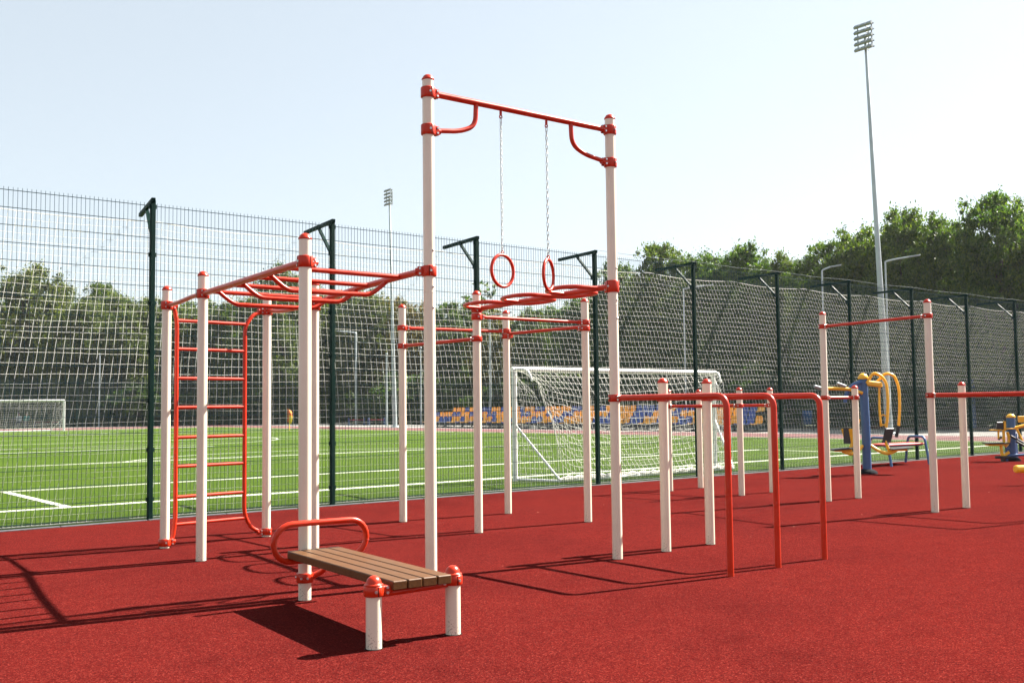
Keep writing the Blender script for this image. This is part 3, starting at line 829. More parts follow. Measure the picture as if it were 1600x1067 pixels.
mb_ = MB(); s0_, s1_ = Vector((0, 0, FH - .05)) + Vx * .50, Vector((0, 0, FH - .46)) + Vx * .05
dd_ = (s1_ - s0_); mb_.box((s0_ + s1_) / 2, dd_ / 2, Ux * .020, dd_.cross(Ux).normalized() * .016)
mb_.box(s1_ - Vx * .0 + Vector((0, 0, .0)), Vx * .03, Ux * .026, (0, 0, .035))
brace_me = mb_.mesh('arm_brace', [M['fgreen']])
mw = MB()
HW = FP / 2 - .055
for i in range(49):
    x_ = -HW + i * (2 * HW / 48)
    mw.box(Ux * x_ + Vector((0, 0, 1.968)), Ux * .0021, Vx * .0021, (0, 0, 1.928))
for z in [.06 + .2 * k for k in range(20)]:       # twin line wires
    for s in (-1, 1):
        mw.box(Vector((0, 0, z)) + Vx * (.0062 * s), Ux * (HW + .02), Vx * .0026, (0, 0, .0026))
panel_me = mw.mesh('mesh_panel', [M['wire']])
def child(name, me, parent, wloc):
    ob = bpy.data.objects.new(name, me); COL.objects.link(ob); ob.parent = parent
    w = WL[parent.name]; ob.location = (wloc[0] - w[0], wloc[1] - w[1], wloc[2] - w[2]); WL[ob.name] = tuple(wloc); return ob
NPOST = range(-2, 13)
for i in NPOST:
    q = F0 + du * i
    p = child('fence_post', post_me, fence, (q[0], q[1], 0))
    a_, b_ = child('net_arm', arm_me, p, (q[0], q[1], 0)), child('arm_brace', brace_me, p, (q[0], q[1], 0))
    for k_ in (a_, b_): k_.rotation_euler = (0, 0, R(-11 if i <= 0 else -7))
    if i < 12:
        c_ = F0 + du * (i + .5); child('mesh_panel', panel_me, fence, (c_[0], c_[1], 0))
m = MB()
for i in range(3, 12):
    a, b = F0 + du * i, F0 + du * (i + 1); mid_ = (a + b) / 2
    m.tube([P3(a, FH + .01), P3(mid_, FH - .01), P3(b, FH + .01)], .0035, 5, caps=False)
build('top_cable', m, M['wire'], fence)

# ball-stop net hung from the arms and tied to the foot of the fence
def cord_mesh(name, G, r, mat, rows=True, cols=True):
    # G: (nr, nc, 3) grid of knots; every row and column becomes a 3-sided cord
    V_, Q_ = [], []; off = 0
    rg_ = np.broadcast_to(np.asarray(r, float), G.shape[:2])
    def run(P, rr):
        nonlocal off; rr = rr[:, :, None]
        n, m_, _ = P.shape                    # n cords of m_ points
        T = np.gradient(P, axis=1); T /= np.linalg.norm(T, axis=2, keepdims=True) + 1e-9
        ref = np.array([V[0], V[1], 0.]); N1 = np.cross(T, ref); N1 /= np.linalg.norm(N1, axis=2, keepdims=True) + 1e-9
        N2 = np.cross(T, N1)
        ring = np.stack([P + rr * (math.cos(a) * N1 + math.sin(a) * N2) for a in (R(90), R(210), R(330))], axis=2)
        V_.append(ring.reshape(-1, 3))
        idx = np.arange(n * m_ * 3).reshape(n, m_, 3) + off
        for k in range(3):
            k2 = (k + 1) % 3
            Q_.append(np.stack([idx[:, :-1, k], idx[:, :-1, k2], idx[:, 1:, k2], idx[:, 1:, k]], axis=-1).reshape(-1, 4))
        off += n * m_ * 3
    if rows: run(G, rg_)
    if cols: run(np.transpose(G, (1, 0, 2)), rg_.T)
    return np_mesh(name, np.concatenate(V_), np.concatenate(Q_), [mat], True)
ncol, nrow = 345, 40
us = np.linspace(-3.0, 30.6, ncol)
G = np.zeros((nrow, ncol, 3))
uf = (us - 1.06) / FP
frac = uf - np.floor(uf)
top = 3.88; sag_ = .055 * 4 * frac * (1 - frac)
lean = np.interp(us, [-3, 1, 3.5, 7, 12, 30], [.24, .20, .07, .01, -.03, -.05])
wob = rng.normal(0, 1, (nrow, ncol))
def smooth(a, n, ax):
    k = np.ones(n) / n
    return np.apply_along_axis(lambda x: np.convolve(np.pad(x, (n // 2, n // 2), 'edge'), k, 'valid')[:x.size], ax, a)
wob1 = smooth(smooth(wob, 9, 0), 15, 1) * 9; wob2 = smooth(smooth(rng.normal(0, 1, (nrow, ncol)), 7, 0), 9, 1) * 6
rowoff = smooth(rng.normal(0, 1, (nrow, ncol)), 121, 1) * .11 * np.sin(np.pi * np.arange(nrow) / (nrow - 1))[:, None]
for j in range(nrow):
    tt = j / (nrow - 1)                       # 0 top, 1 bottom
    z = top * (1 - tt) + .03 * tt - sag_ * (1 - tt) ** 3.0 + rowoff[j]
    vv = FV + 1.04 * (1 - tt) ** 1.15 + .07 - .10 * math.sin(math.pi * tt) + .010 * wob1[j] * math.sin(math.pi * tt)
    uu = us + lean * (z - 2.0) + .006 * wob2[j]
    G[j, :, 0] = A0[0] + U[0] * uu + V[0] * vv; G[j, :, 1] = A0[1] + U[1] * uu + V[1] * vv
    G[j, :, 2] = np.maximum(.015, z + .010 * wob1[j] * (1 - abs(2 * tt - 1)))
me = cord_mesh('ball_stop_net', G, np.interp(us, [-3, 6, 12, 30], [.0023, .0022, .0019, .0016])[None, :], M['net'])
net = thing('ball_stop_net', uvz(8, FV + .3, 0), 'large white square-meshed ball-stop net hanging on the pitch side of the fence', 'net')
o_ = place('net_cords', me, net, (0, 0, 0))
m = MB(); m.tube([tuple(G[0, k]) for k in range(0, ncol, 3)], .005, 5, caps=False); m.tube([tuple(G[-1, k]) for k in range(0, ncol, 3)], .006, 5, caps=False)
build('edge_rope', m, M['net'], net)

# ---------------------------------------------------------------- goals
def goal(name, lu, ru, gv, depth, h, label, net_detail=True, r=.046):
    c_ = uv((lu + ru) / 2, gv); th = thing(name, (c_[0], c_[1], 0), label, 'football goal')
    def g(s, d, z):
        q = uv(lu + (ru - lu) * s + d / depth * (.25 * (1 - s) - .55 * s), gv - d); return Vector((q[0], q[1], z))
    for s in (0, 1):
        m = MB(); m.tube([g(s, 0, -.02), g(s, 0, h - .0)], r, 14); build('goal_post', m, M['white'], th)
        m = MB(); m.tube(rounded([g(s, 0, h), g(s, abs(depth) * .32 * np.sign(depth), h - .01), g(s, depth * .42, h - .22)], .12), .022, 8); build('net_support', m, M['white'], th)
        m = MB(); m.tube([g(s, 0, 1.02), g(s, depth, .05)], .021, 8); build('diagonal_brace', m, M['white'], th)
        m = MB(); m.tube([g(s, 0, .03), g(s, depth, .03)], .024, 8); build('base_bar', m, M['white'], th)
    m = MB(); m.tube([g(-.01, 0, h), g(1.01, 0, h)], r, 14); build('crossbar', m, M['white'], th)
    m = MB(); m.tube([g(0, depth, .035), g(.3, depth * 1.04, .035), g(.7, depth * .98, .035), g(1, depth, .035)], .032, 8); build('base_bar', m, M['white'], th)
    nc, nr = (42, 19) if net_detail else (36, 14)
    Gb = np.zeros((nr, nc, 3))
    for j in range(nr):
        tt = j / (nr - 1)
        for i in range(nc):
            s = i / (nc - 1)
            sag = 4 * s * (1 - s)
            e = .06 + .94 * s if net_detail else s
            # the net is gathered to the upper corners and bellies down between them
            sx = s + (.10 * (1 - tt) * (-(s - .0) * (1 - s) * 1.6) if net_detail else 0)
            z = h * (1 - tt) ** ((.42 + .85 * sag ** .55) if net_detail else .92)
            d = depth * (.36 * min(1, tt * 5) + .64 * tt - .28 * math.sin(math.pi * tt) * sag)
            w = math.sin(s * 31 + tt * 9) * .02 + math.sin(s * 57 - tt * 21) * .012
            p = g(sx, d + w * tt * (1 - tt) * 4, max(.02, z + w * .6 * tt * (1 - tt) * 4))
            Gb[j, i] = p
    me = cord_mesh('net', Gb, (.0043 if net_detail else .0035), M['goalnet']); place('net', me, th, (0, 0, 0)).name = 'goal_net'
    for s in (0, 1):
        ns = 9; Gs = np.zeros((nr, ns, 3))
        for j in range(nr):
            tt = j / (nr - 1)
            for i in range(ns):
                f = i / (ns - 1); d = depth * f * (.40 * min(1, tt * 5) + .60 * tt)
                z = h * (1 - tt) * (1 - .06 * f) + .02
                w = math.sin(j * 1.7 + i * 2.1) * .012
                Gs[j, i] = g(s + w * .3, d, z)
        me = cord_mesh('net', Gs, .0034 if net_detail else .0035, M['goalnet']); place('side_net', me, th, (0, 0, 0))
    if net_detail:
        # slack net lying in a roll along the back bar
        for q in range(5):
            m = MB(); pts = []
            for i in range(60):
                s = i / 59; w = math.sin(s * 40 + q * 2) * .025 + math.sin(s * 93 + q * 5) * .015
                pts.append(g(s, depth + .03 + w, .035 + .03 * abs(math.sin(s * 55 + q * 3)) + .012 * q))
            m.tube(pts, .010, 5, caps=False); build('slack_net', m, M['goalnet'], th)
    return th
goal('football_goal', 8.20, 13.66, 7.86, .92, 2.0, 'white football goal seen from behind its net, close beyond the fence')
goal('football_goal', 12.4, 17.9, 72.4, -1.2, 2.2, 'small distant white football goal at the far left end of the pitch', False, .075)

# ---------------------------------------------------------------- stand with seats
sv0, sv1 = 24.4, 53.2
stand = thing('grandstand', uvz(37, 38, 0), 'low three-row stand with blue and orange seats beyond the pitch', 'stand')
m = MB()
for k in range(3):
    uu = 36.4 + .75 * k; zz = .38 + .29 * k
    a, b = uvz(uu + .25, (sv0 + sv1) / 2, zz - .06), None
    m.box(a, Vx * ((sv1 - sv0) / 2), Ux * .30, (0, 0, .03))
    for q in range(15):
        vv = sv0 + .3 + q * (sv1 - sv0 - .6) / 14
        m.box(uvz(uu + .3, vv, (zz - .09) / 2), Ux * .03, Vx * .03, (0, 0, (zz - .09) / 2))
for q in range(15):
    vv = sv0 + .3 + q * (sv1 - sv0 - .6) / 14
    m.tube([uvz(36.5, vv, .05), uvz(38.5, vv, .92)], .03, 6); m.tube([uvz(36.4, vv, .03), uvz(38.6, vv, .03)], .03, 6)
m.box(uvz(36.45, (sv0 + sv1) / 2, .22), Vx * ((sv1 - sv0) / 2), Ux * .02, (0, 0, .05))
build('stand_frame', m, M['darksteel'], stand)
def seat_mesh(mat):
    s = MB()
    prof = [(-.02, .0), (.0, .03), (.20, .015), (.36, .03), (.405, .10), (.43, .28), (.445, .37), (.44, .40)]
    vs_, fs_ = [], []
    nw = 5
    for (d, z) in prof:
        for i in range(nw):
            w = (i / (nw - 1) * 2 - 1); hw = .205 if z < .3 else .205 - (z - .3) * .5
            vs_.append(Ux * d + Vx * (w * hw) + Vector((0, 0, z + .02 * w * w)))
    n0 = len(vs_)
    for (d, z) in prof:
        for i in range(nw):
            w = (i / (nw - 1) * 2 - 1); hw = .205 if z < .3 else .205 - (z - .3) * .5
            vs_.append(Ux * (d + .018) + Vx * (w * hw) + Vector((0, 0, z - .018 + .02 * w * w)))
    for j in range(len(prof) - 1):
        for i in range(nw - 1):
            a = j * nw + i; fs_.append((a, a + 1, a + nw + 1, a + nw)); fs_.append((n0 + a, n0 + a + nw, n0 + a + nw + 1, n0 + a + 1))
    s._add(vs_, fs_, True)
    return s.mesh('seat', [mat])
sb, so = seat_mesh(M['seatblue']), seat_mesh(M['seatorange'])
ns = 58
pat = random.Random(5)
run_ = 0
stripes = []
v_ = 0
while v_ < ns + 4:
    stripes.append((v_, pat.choice((-1, 0, 1)), pat.choice((2, 2, 3)))); v_ += pat.choice((3, 4, 4, 5))
for k in range(3):
    for i in range(ns):
        vv = sv0 + .25 + i * (sv1 - sv0 - .5) / (ns - 1)
        if k == 2 and i > ns - 3 or (k > 0 and i < 2): continue
        orange = any(0 <= i - (c0 + sl * (k - 1)) < w for c0, sl, w in stripes)
        child('seat', so if orange else sb, stand, uvz(36.35 + .75 * k, vv, .38 + .29 * k - .02))

# ---------------------------------------------------------------- floodlight masts, lamp posts
def mast(base, topp, label, r0, r1, rows=5, rk=.80, sc=1.0):
    th = thing('floodlight_mast', base, label, 'floodlight mast')
    b, t_ = Vector(base), Vector(topp)
    m = MB(); m.tube([b - Vector((0, 0, .05)), b.lerp(t_, .35), b.lerp(t_, .36), b.lerp(t_, .92), b.lerp(t_, .921), t_], [r0, r0 * .72, r0 * .70, r1 * 1.1, r1, r1], 14)
    m.lathe(b, [(r0 * 1.8, -.02), (r0 * 1.8, .06), (r0 * 1.02, .07)], 12)
    build('pole', m, M['galv'], th)
    m = MB(); n = -Ux
    H_ = 1.02 * sc
    for s in (-.42, .42): m.tube([t_ + Vx * s * rk - Vector((0, 0, H_ * .5)) + n * .02, t_ + Vx * s * rk + Vector((0, 0, H_ * .5)) + n * .02], .03 * sc, 6)
    m.tube([t_ - n * .26 - Vector((0, 0, H_ * .45)), t_ - n * .26 + Vector((0, 0, H_ * .5))], .03 * sc, 6)
    for k in range(rows):
        z = -H_ * .5 + k * H_ / (rows - 1)
        m.tube([t_ - n * .26 + Vector((0, 0, z)), t_ + n * .05 + Vector((0, 0, z))], .022 * sc, 6)
        m.tube([t_ - Vx * rk * .55 + Vector((0, 0, z)), t_ + Vx * rk * .55 + Vector((0, 0, z))], .03 * sc, 6)
    build('lamp_rack', m, M['lampgrey'], th)
    for k in range(rows):
        z = -H_ * .5 + k * H_ / (rows - 1)
        for q in (-1, 0, 1):
            m = MB(); c_ = t_ + Vx * (q * rk * .36) + Vector((0, 0, z)) + n * .14
            ay = (n * .5 - Vector((0, 0, .5))).normalized(); az = Vx.cross(ay)
            m.box(c_, Vx * (rk * .172), ay * .085 * sc, az * .055 * sc, bev=.012)
            m.box(c_ + ay * .087 * sc, Vx * (rk * .15), ay * .004, az * .042 * sc, mi=1)
            build('floodlight', m, [M['lampgrey'], M['glass']], th)
mast((15.90, 43.5, 0), (15.46, 43.5, 17.12), 'tall grey floodlight mast rising over the trees at the right', .17, .055)
mast((-8.5, 74.0, 0), (-8.83, 74.0, 16.7), 'distant slim floodlight mast behind the pitch, left of the ring gantry', .17, .06)
def lamp_post(x, y, h, arm, ad, label, r=.055):
    th = thing('lamp_post', (x, y, 0), label, 'lamp post')
    m = MB()
    if arm > 0:
        m.tube(rounded([Vector((x, y, -.02)), Vector((x, y, h * .5)), Vector((x, y, h - .12)), Vector((x, y, h)), Vector((x + arm * .35 * ad[0], y + arm * .35 * ad[1], h + .08)), Vector((x + arm * ad[0], y + arm * ad[1], h + .17))], .18, 5), r, 8)
    else:
        m.tube([(x, y, -.02), (x, y, h * .6), (x, y, h)], [r, r * .8, r * .7], 8)
    build('pole', m, M['galv'], th)
    m = MB()
    if arm > 0:
        d = Vector((ad[0], ad[1], .12)).normalized(); n = Vector((-ad[1], ad[0], 0)).normalized()
        m.box(Vector((x + (arm + .25) * ad[0], y + (arm + .25) * ad[1], h + .20)), d * .26, n * .09, Vector((0, 0, .032)), bev=.02)
    else:
        m.lathe((x, y, h), [(.03, -.02), (.10, .0), (.12, .1), (.06, .16), (.001, .17)], 10)
    build('lamp_head', m, M['lampgrey'], th)
lamp_post(-38.27, 95, 6.6, 0, (1, 0), 'slim pale lamp post with no arm near the far left goal', .08)
lamp_post(-13.74, 90, 8.0, 1.4, (-1, 0), 'lamp post with its arm to the left, left of the distant mast', .085)
lamp_post(-9.82, 80, 5.5, 0, (1, 0), 'short armless lamp post just left of the distant mast', .08)
lamp_post(-7.52, 84, 6.2, 0, (1, 0), 'armless lamp post right of the distant mast, left end of the stand', .08)
lamp_post(-1.6, 74, 7.9, 1.3, (.9, -.4), 'lamp post behind the stand, seen between the pull-up posts', .075)
lamp_post(9.79, 58, 7.9, 1.2, (1, 0), 'lamp post with arm seen through the net above the football goal', .05)
lamp_post(15.56, 51, 7.95, .42, (.96, -.28), 'lamp post with short arm, left of the tall floodlight mast', .042)
lamp_post(17.64, 48, 7.95, 1.05, (.96, -.28), 'lamp post with long arm, right beside the tall floodlight mast', .042)

# corner flag, bin, blue pole, distant benches and people
cf = thing('corner_flag', (-14.62, 67.18, 0), 'orange and yellow flag on a thin stick at the pitch edge', 'flag')
m = MB(); m.tube([(-14.62, 67.18, -.02), (-14.62, 67.18, 1.35)], .028, 8); build('stick', m, M['flagyellow'], cf)
m = MB()
vs_ = []
for j in range(6):
    for i in range(5):
        a = i / 4; b = j / 5
        vs_.append((-14.62 + .35 * a * (1 - .25 * abs(2 * b - 1)) - .12, 67.18 + .06 * math.sin(a * 5 + b * 3), .55 + .85 * b - .18 * a))
m._add(vs_, [(j * 5 + i, j * 5 + i + 1, (j + 1) * 5 + i + 1, (j + 1) * 5 + i) for j in range(5) for i in range(4)], True)
fl = build('flag', m, [M['flag'], M['flagyellow']], cf)
for p in fl.data.polygons:
    if p.index % 4 >= 2 and p.index < 12: p.material_index = 1
md = fl.modifiers.new('thickness', 'SOLIDIFY'); md.thickness = .006
bn = thing('litter_bin', (14.7, 51.3, 0), 'small blue litter bin by the path between net posts', 'bin')
m = MB(); m.lathe((14.7, 51.3, 0), [(.001, .30), (.20, .30), (.25, .95), (.255, .98), (.22, .98), (.20, .5), (.001, .5)], 14); build('drum', m, M['blue'], bn)
m = MB()
for s in (-.28, .28): m.tube([(14.7 + s, 51.3, -.02), (14.7 + s, 51.3, .8)], .03, 8)
m.tube([(14.42, 51.3, .62), (14.98, 51.3, .62)], .02, 6); build('stand_leg', m, M['darksteel'], bn)
bpole = thing('sign_pole', (23.5, 52.4, 0), 'tall blue pole standing under the trees at the right', 'pole')
m = MB(); m.tube([(23.5, 52.4, -.02), (23.5, 52.4, 2.4)], .11, 12); m.lathe((23.5, 52.4, 2.4), [(.12, -.01), (.13, .0), (.12, .05), (.001, .09)], 12); build('pole', m, M['blue'], bpole)

def far_bench(cx, cy, an, label, w=1.5):
    c_, s_ = math.cos(an), math.sin(an); g = lambda a, b: (cx + a * c_ - b * s_, cy + a * s_ + b * c_)
    return arch_bench(g(-w / 2, .25), g(-w / 2, -.25), g(w / 2, .25), g(w / 2, -.25), label)
far_bench(-13.0, 85.4, R(20), 'tiny blue bench with red board at the far path, left of the distant mast', 1.3)
far_bench(-11.2, 84.3, R(20), 'second tiny blue bench at the far path, nearest the distant mast', 1.3)
far_bench(-43.9, 97.0, R(8), 'long red-topped bench behind the far left goal', 2.2)

def seated_person(x, y, an, shirt, label, lean):
    th = thing('person', (x, y, 0), label, 'person')
    c_, s_ = math.cos(an), math.sin(an)
    g = lambda a, b, z: Vector((x + a * c_ - b * s_, y + a * s_ + b * c_, z))
    J = [g(0, 0, .52), g(0, -.02 - lean * .2, .78), g(0, -.05 - lean * .5, 1.02), g(0, -.06 - lean * .6, 1.10), g(0, -.09 - lean * .75, 1.22), g(0, -.10 - lean * .8, 1.31)]
    r_ = [.16, .15, .17, .065, .10, .085]
    E_ = [(0, 1), (1, 2), (2, 3), (3, 4), (4, 5)]
    def add(p, r, par):
        J.append(p); r_.append(r); E_.append((par, len(J) - 1)); return len(J) - 1
    for s in (-1, 1):
        h_ = add(g(.10 * s, -.06, .50), .10, 0); k_ = add(g(.13 * s, -.45, .52), .075, h_); a_ = add(g(.13 * s, -.47, .10), .05, k_); add(g(.13 * s, -.62, .05), .045, a_)
        sh = add(g(.19 * s, -.05 - lean * .5, 1.0), .065, 2); el = add(g(.25 * s, -.12 - lean * .4, .74), .05, sh); wr = add(g(.15 * s, -.36, .64), .038, el); add(g(.12 * s, -.45, .62), .04, wr)
    me = bpy.data.meshes.new('body'); w = WL[th.name]
    me.from_pydata([p - Vector(w) for p in J], E_, [])
    ob = place('body', me, th, w)
    sk = ob.modifiers.new('skin', 'SKIN'); ob.modifiers.new('sub', 'SUBSURF').render_levels = 1
    for i, sv in enumerate(me.skin_vertices[0].data):
        sv.radius = (r_[i], r_[i]); sv.use_root = (i == 0)
    # cloth and skin by height
    mt, nt, nd, lk, bs = nodes('clothes_' + shirt.name)
    tc = nd.new('ShaderNodeTexCoord'); sp = nd.new('ShaderNodeSeparateXYZ'); lk.new(tc.outputs['Object'], sp.inputs[0])
    base = shirt.node_tree.nodes['Color Ramp'].color_ramp.elements[0].color[:3]
    rp = ramp(nt, sp.outputs['Z'], [(0, (.05, .06, .09)), (.56, (.05, .06, .09)), (.58, base), (1.07 / 1.4, base)])
    mp_ = nd.new('ShaderNodeMapRange'); mp_.inputs['From Max'].default_value = 1.4; lk.new(sp.outputs['Z'], mp_.inputs[0])
    el = rp.color_ramp.elements
    el[0].position = 0; el[1].position = .56 / 1.4; el[2].position = .60 / 1.4; el[3].position = 1.05 / 1.4
    e5 = el.new(1.09 / 1.4); e5.color = (.50, .28, .19, 1)
    lk.new(mp_.outputs[0], rp.inputs[0]); lk.new(rp.outputs[0], bs.inputs['Base Color']); bs.inputs['Roughness'].default_value = .85
    me.materials.append(mt)
    m = MB(); m.ball(J[5] + Vector((0, 0, .015)), .105, 12, 0, 1.0); build('hair', m, M['hair'], th)
seated_person(-46.6, 97.1, R(8), M['shirtwhite'], 'distant person in a white top seated behind the far goal, on the left', .35)
seated_person(-45.95, 97.2, R(8), M['shirtteal'], 'distant person in a teal top seated behind the far goal, on the right', .1)

# far boundary fence behind the pitch
ff = thing('boundary_fence', uvz(10, 91, 0), 'distant dark green mesh fence along the far end of the sports ground', 'fence')
m = MB()
for i in range(32): m.box((0, 0, 0), (0.001, 0, 0), (0, 0.001, 0), (0, 0, .001))
mw = MB()
for i in range(25): mw.box(Ux * (-1.5 + i * .125) + Vector((0, 0, 2.2)), Ux * .004, Vx * .004, (0, 0, 2.2))
for k in range(18): mw.box(Vector((0, 0, .1 + k * .25)), Ux * 1.5, Vx * .005, (0, 0, .006))
fpan = mw.mesh('mesh_panel', [M['wire']])
mw = MB(); mw.box((0, 0, 2.25), Ux * .05, Vx * .05, (0, 0, 2.3)); fpost = mw.mesh('fence_post', [M['fgreen']])
for i in range(26):
    uu = -36 + i * 3.0
    child('mesh_panel', fpan, ff, uvz(uu + 1.5, 91, 0)); child('fence_post', fpost, ff, uvz(uu, 91, 0))

# ---------------------------------------------------------------- trees
def leaf_mesh(name, centres, radii, per, size, mat, rg, up=.35):
    n = len(centres) * per
    c = np.repeat(centres, per, axis=0); rad = np.repeat(radii, per)
    d = rg.normal(0, 1, (n, 3)); d /= np.linalg.norm(d, axis=1, keepdims=True)
    p = c + d * (rad * np.abs(rg.normal(0, .60, n)))[:, None] * np.array([1, 1, .8])
    a = rg.normal(0, 1, (n, 3)); a /= np.linalg.norm(a, axis=1, keepdims=True)
    nn = rg.normal(0, 1, (n, 3)) + np.array([0, 0, up * 2]); b = np.cross(a, nn); b /= np.linalg.norm(b, axis=1, keepdims=True) + 1e-9
    s = (size * (.6 + .8 * rg.random(n)))[:, None]
    nrm = np.cross(a, b)
    V_ = np.stack([p - a * s, p - b * s * .55 + nrm * s * .12, p + a * s, p + b * s * .55 + nrm * s * .12], axis=1).reshape(-1, 3)
    return np_mesh(name, V_, np.arange(n * 4).reshape(n, 4), [mat], False)
def tree_proto(seed, H, W, mat, lobes=15, per=34, clus=26, size=.17, low=.22, top_pull=.75):
    rg = np.random.default_rng(seed); rd = random.Random(seed)
    cen, rad, tips = [], [], []
    for k in range(lobes):
        h = low + (1 - low) * (k + .5) / lobes
        prof = math.sin(math.pi * min(1, (h - low) / (1 - low) * .68 + .20)) ** .7
        a = k * 2.4 + rd.uniform(-.5, .5); q = W * prof * rd.uniform(.35, .85)
        lc = np.array([q * math.cos(a), q * math.sin(a), H * h * .93]); lr = W * rd.uniform(.30, .48) * (.65 + .5 * prof)
        if h > .88: lc[:2] *= .6; lr *= .8
        tips.append(lc)
        nC = int(clus * (lr / (W * .4)) ** 2)
        d = rg.normal(0, 1, (nC, 3)); d[:, 2] += .25; d /= np.linalg.norm(d, axis=1, keepdims=True)
        r = lr * (.55 + .5 * rg.random(nC))
        pts = lc + d * r[:, None] * np.array([1, 1, .85])
        pts[:, 2] = np.clip(pts[:, 2], H * low * .5, H)
        cen.append(pts); rad.append(W * (.09 + .09 * rg.random(nC)))
    # stray sprigs that break the outline
    nS = 46
    a = rg.random(nS) * 6.283; h = low + (1 - low) * rg.random(nS)
    prof = np.sin(np.pi * np.minimum(1, (h - low) / (1 - low) * .68 + .20)) ** .7
    cen.append(np.stack([W * (.90 + .16 * rg.random(nS)) * prof * np.cos(a), W * (.90 + .16 * rg.random(nS)) * prof * np.sin(a), H * h * .98], axis=1)); rad.append(W * (.08 + .10 * rg.random(nS)))
    cen, rad = np.concatenate(cen), np.concatenate(rad)
    crown = leaf_mesh('crown', cen, rad, per, size, mat, rg)
    m = MB()
    tr_ = .028 * H * .55
    bend = [Vector((0, 0, -.1)), Vector((rd.uniform(-.1, .1), rd.uniform(-.1, .1), H * .25)), Vector((rd.uniform(-.25, .25), rd.uniform(-.25, .25), H * .5)), Vector((rd.uniform(-.3, .3), rd.uniform(-.3, .3), H * .88))]
    m.tube(bend, [tr_ * 1.25, tr_, tr_ * .7, tr_ * .15], 9)
    for k, tpt in enumerate(tips):
        z0 = max(H * .12, tpt[2] * rd.uniform(.45, .7)); f = z0 / (H * .88)
        st_ = bend[0].lerp(bend[3], f); e = Vector(tpt); mid_ = st_.lerp(e, .5) + Vector((rd.uniform(-.3, .3), rd.uniform(-.3, .3), rd.uniform(.0, .5)))
        m.tube([st_, mid_, e], [tr_ * .42, tr_ * .26, tr_ * .08], 6, caps=False)
        for w in range(3):
            e2 = e + Vector((rd.uniform(-1, 1), rd.uniform(-1, 1), rd.uniform(-.2, .9))) * W * .35
            m.tube([mid_.lerp(e, .6), e2], [tr_ * .13, tr_ * .04], 5, caps=False)
    return m.mesh('trunk', [M['bark']]), crown
PROTO = {
    'maple': [tree_proto(s, 13, 4.3, M['leaf_a'], 22, 62, 56, .108, .16) for s in (1, 2, 3, 4)],
    'willow': [tree_proto(s, 13, 5.2, M['leaf_b'], 20, 58, 62, .115, .08) for s in (11, 12, 13)],
    'yellow': [tree_proto(s, 12, 4.2, M['leaf_c'], 18, 54, 54, .115, .10) for s in (21, 22)],
    'back': [tree_proto(s, 13, 4.8, M['leaf_d'], 18, 40, 50, .16, .06) for s in (31, 32)],
    'thin': [tree_proto(41, 13, 2.2, M['leaf_a'], 12, 20, 10, .17, .30)],
    'shrub': [tree_proto(s, 3.6, 2.3, M['leaf_d'], 10, 34, 18, .12, .02) for s in (51, 52, 53)],
}
TN = {'maple': 'broadleaf_tree', 'willow': 'willow_tree', 'yellow': 'yellowing_tree', 'back': 'broadleaf_tree', 'thin': 'slender_tree', 'shrub': 'shrub'}
tcount = {}
def tree(kind, px, top, depth, label, group, wid=1.0):
    # px, top: direction in which the tree stands and how high it reaches, at the given distance
    hy = 636.5 - .012 * (px - 800)
    x = (px - 800) / 1601.4 * depth; h = (hy - top) * depth / 1601.4 + CAMZ
    k = tcount.get(kind, 0); tcount[kind] = k + 1
    tm, cm = PROTO[kind][k % len(PROTO[kind])]
    bh = {'maple': 13, 'willow': 13, 'yellow': 12, 'back': 13, 'thin': 13, 'shrub': 3.6}[kind]
    s = h / bh
    th = thing(TN[kind], (x, depth, -.03), label, 'shrub' if kind == 'shrub' else 'tree', group)
    t_ = place('trunk' if kind != 'shrub' else 'stems', tm, th, (x, depth, -.03)); c_ = place('crown', cm, th, (x, depth, -.03))
    rz = random.Random(px * 7 + int(depth)).uniform(0, 6.28)
    for q in (t_, c_): q.rotation_euler = (0, 0, rz); q.scale = (s * wid, s * wid, s)
    return th
GL, GR, GC = 'trees beyond the far end of the pitch', 'trees behind the path at the right', 'trees behind the stand'
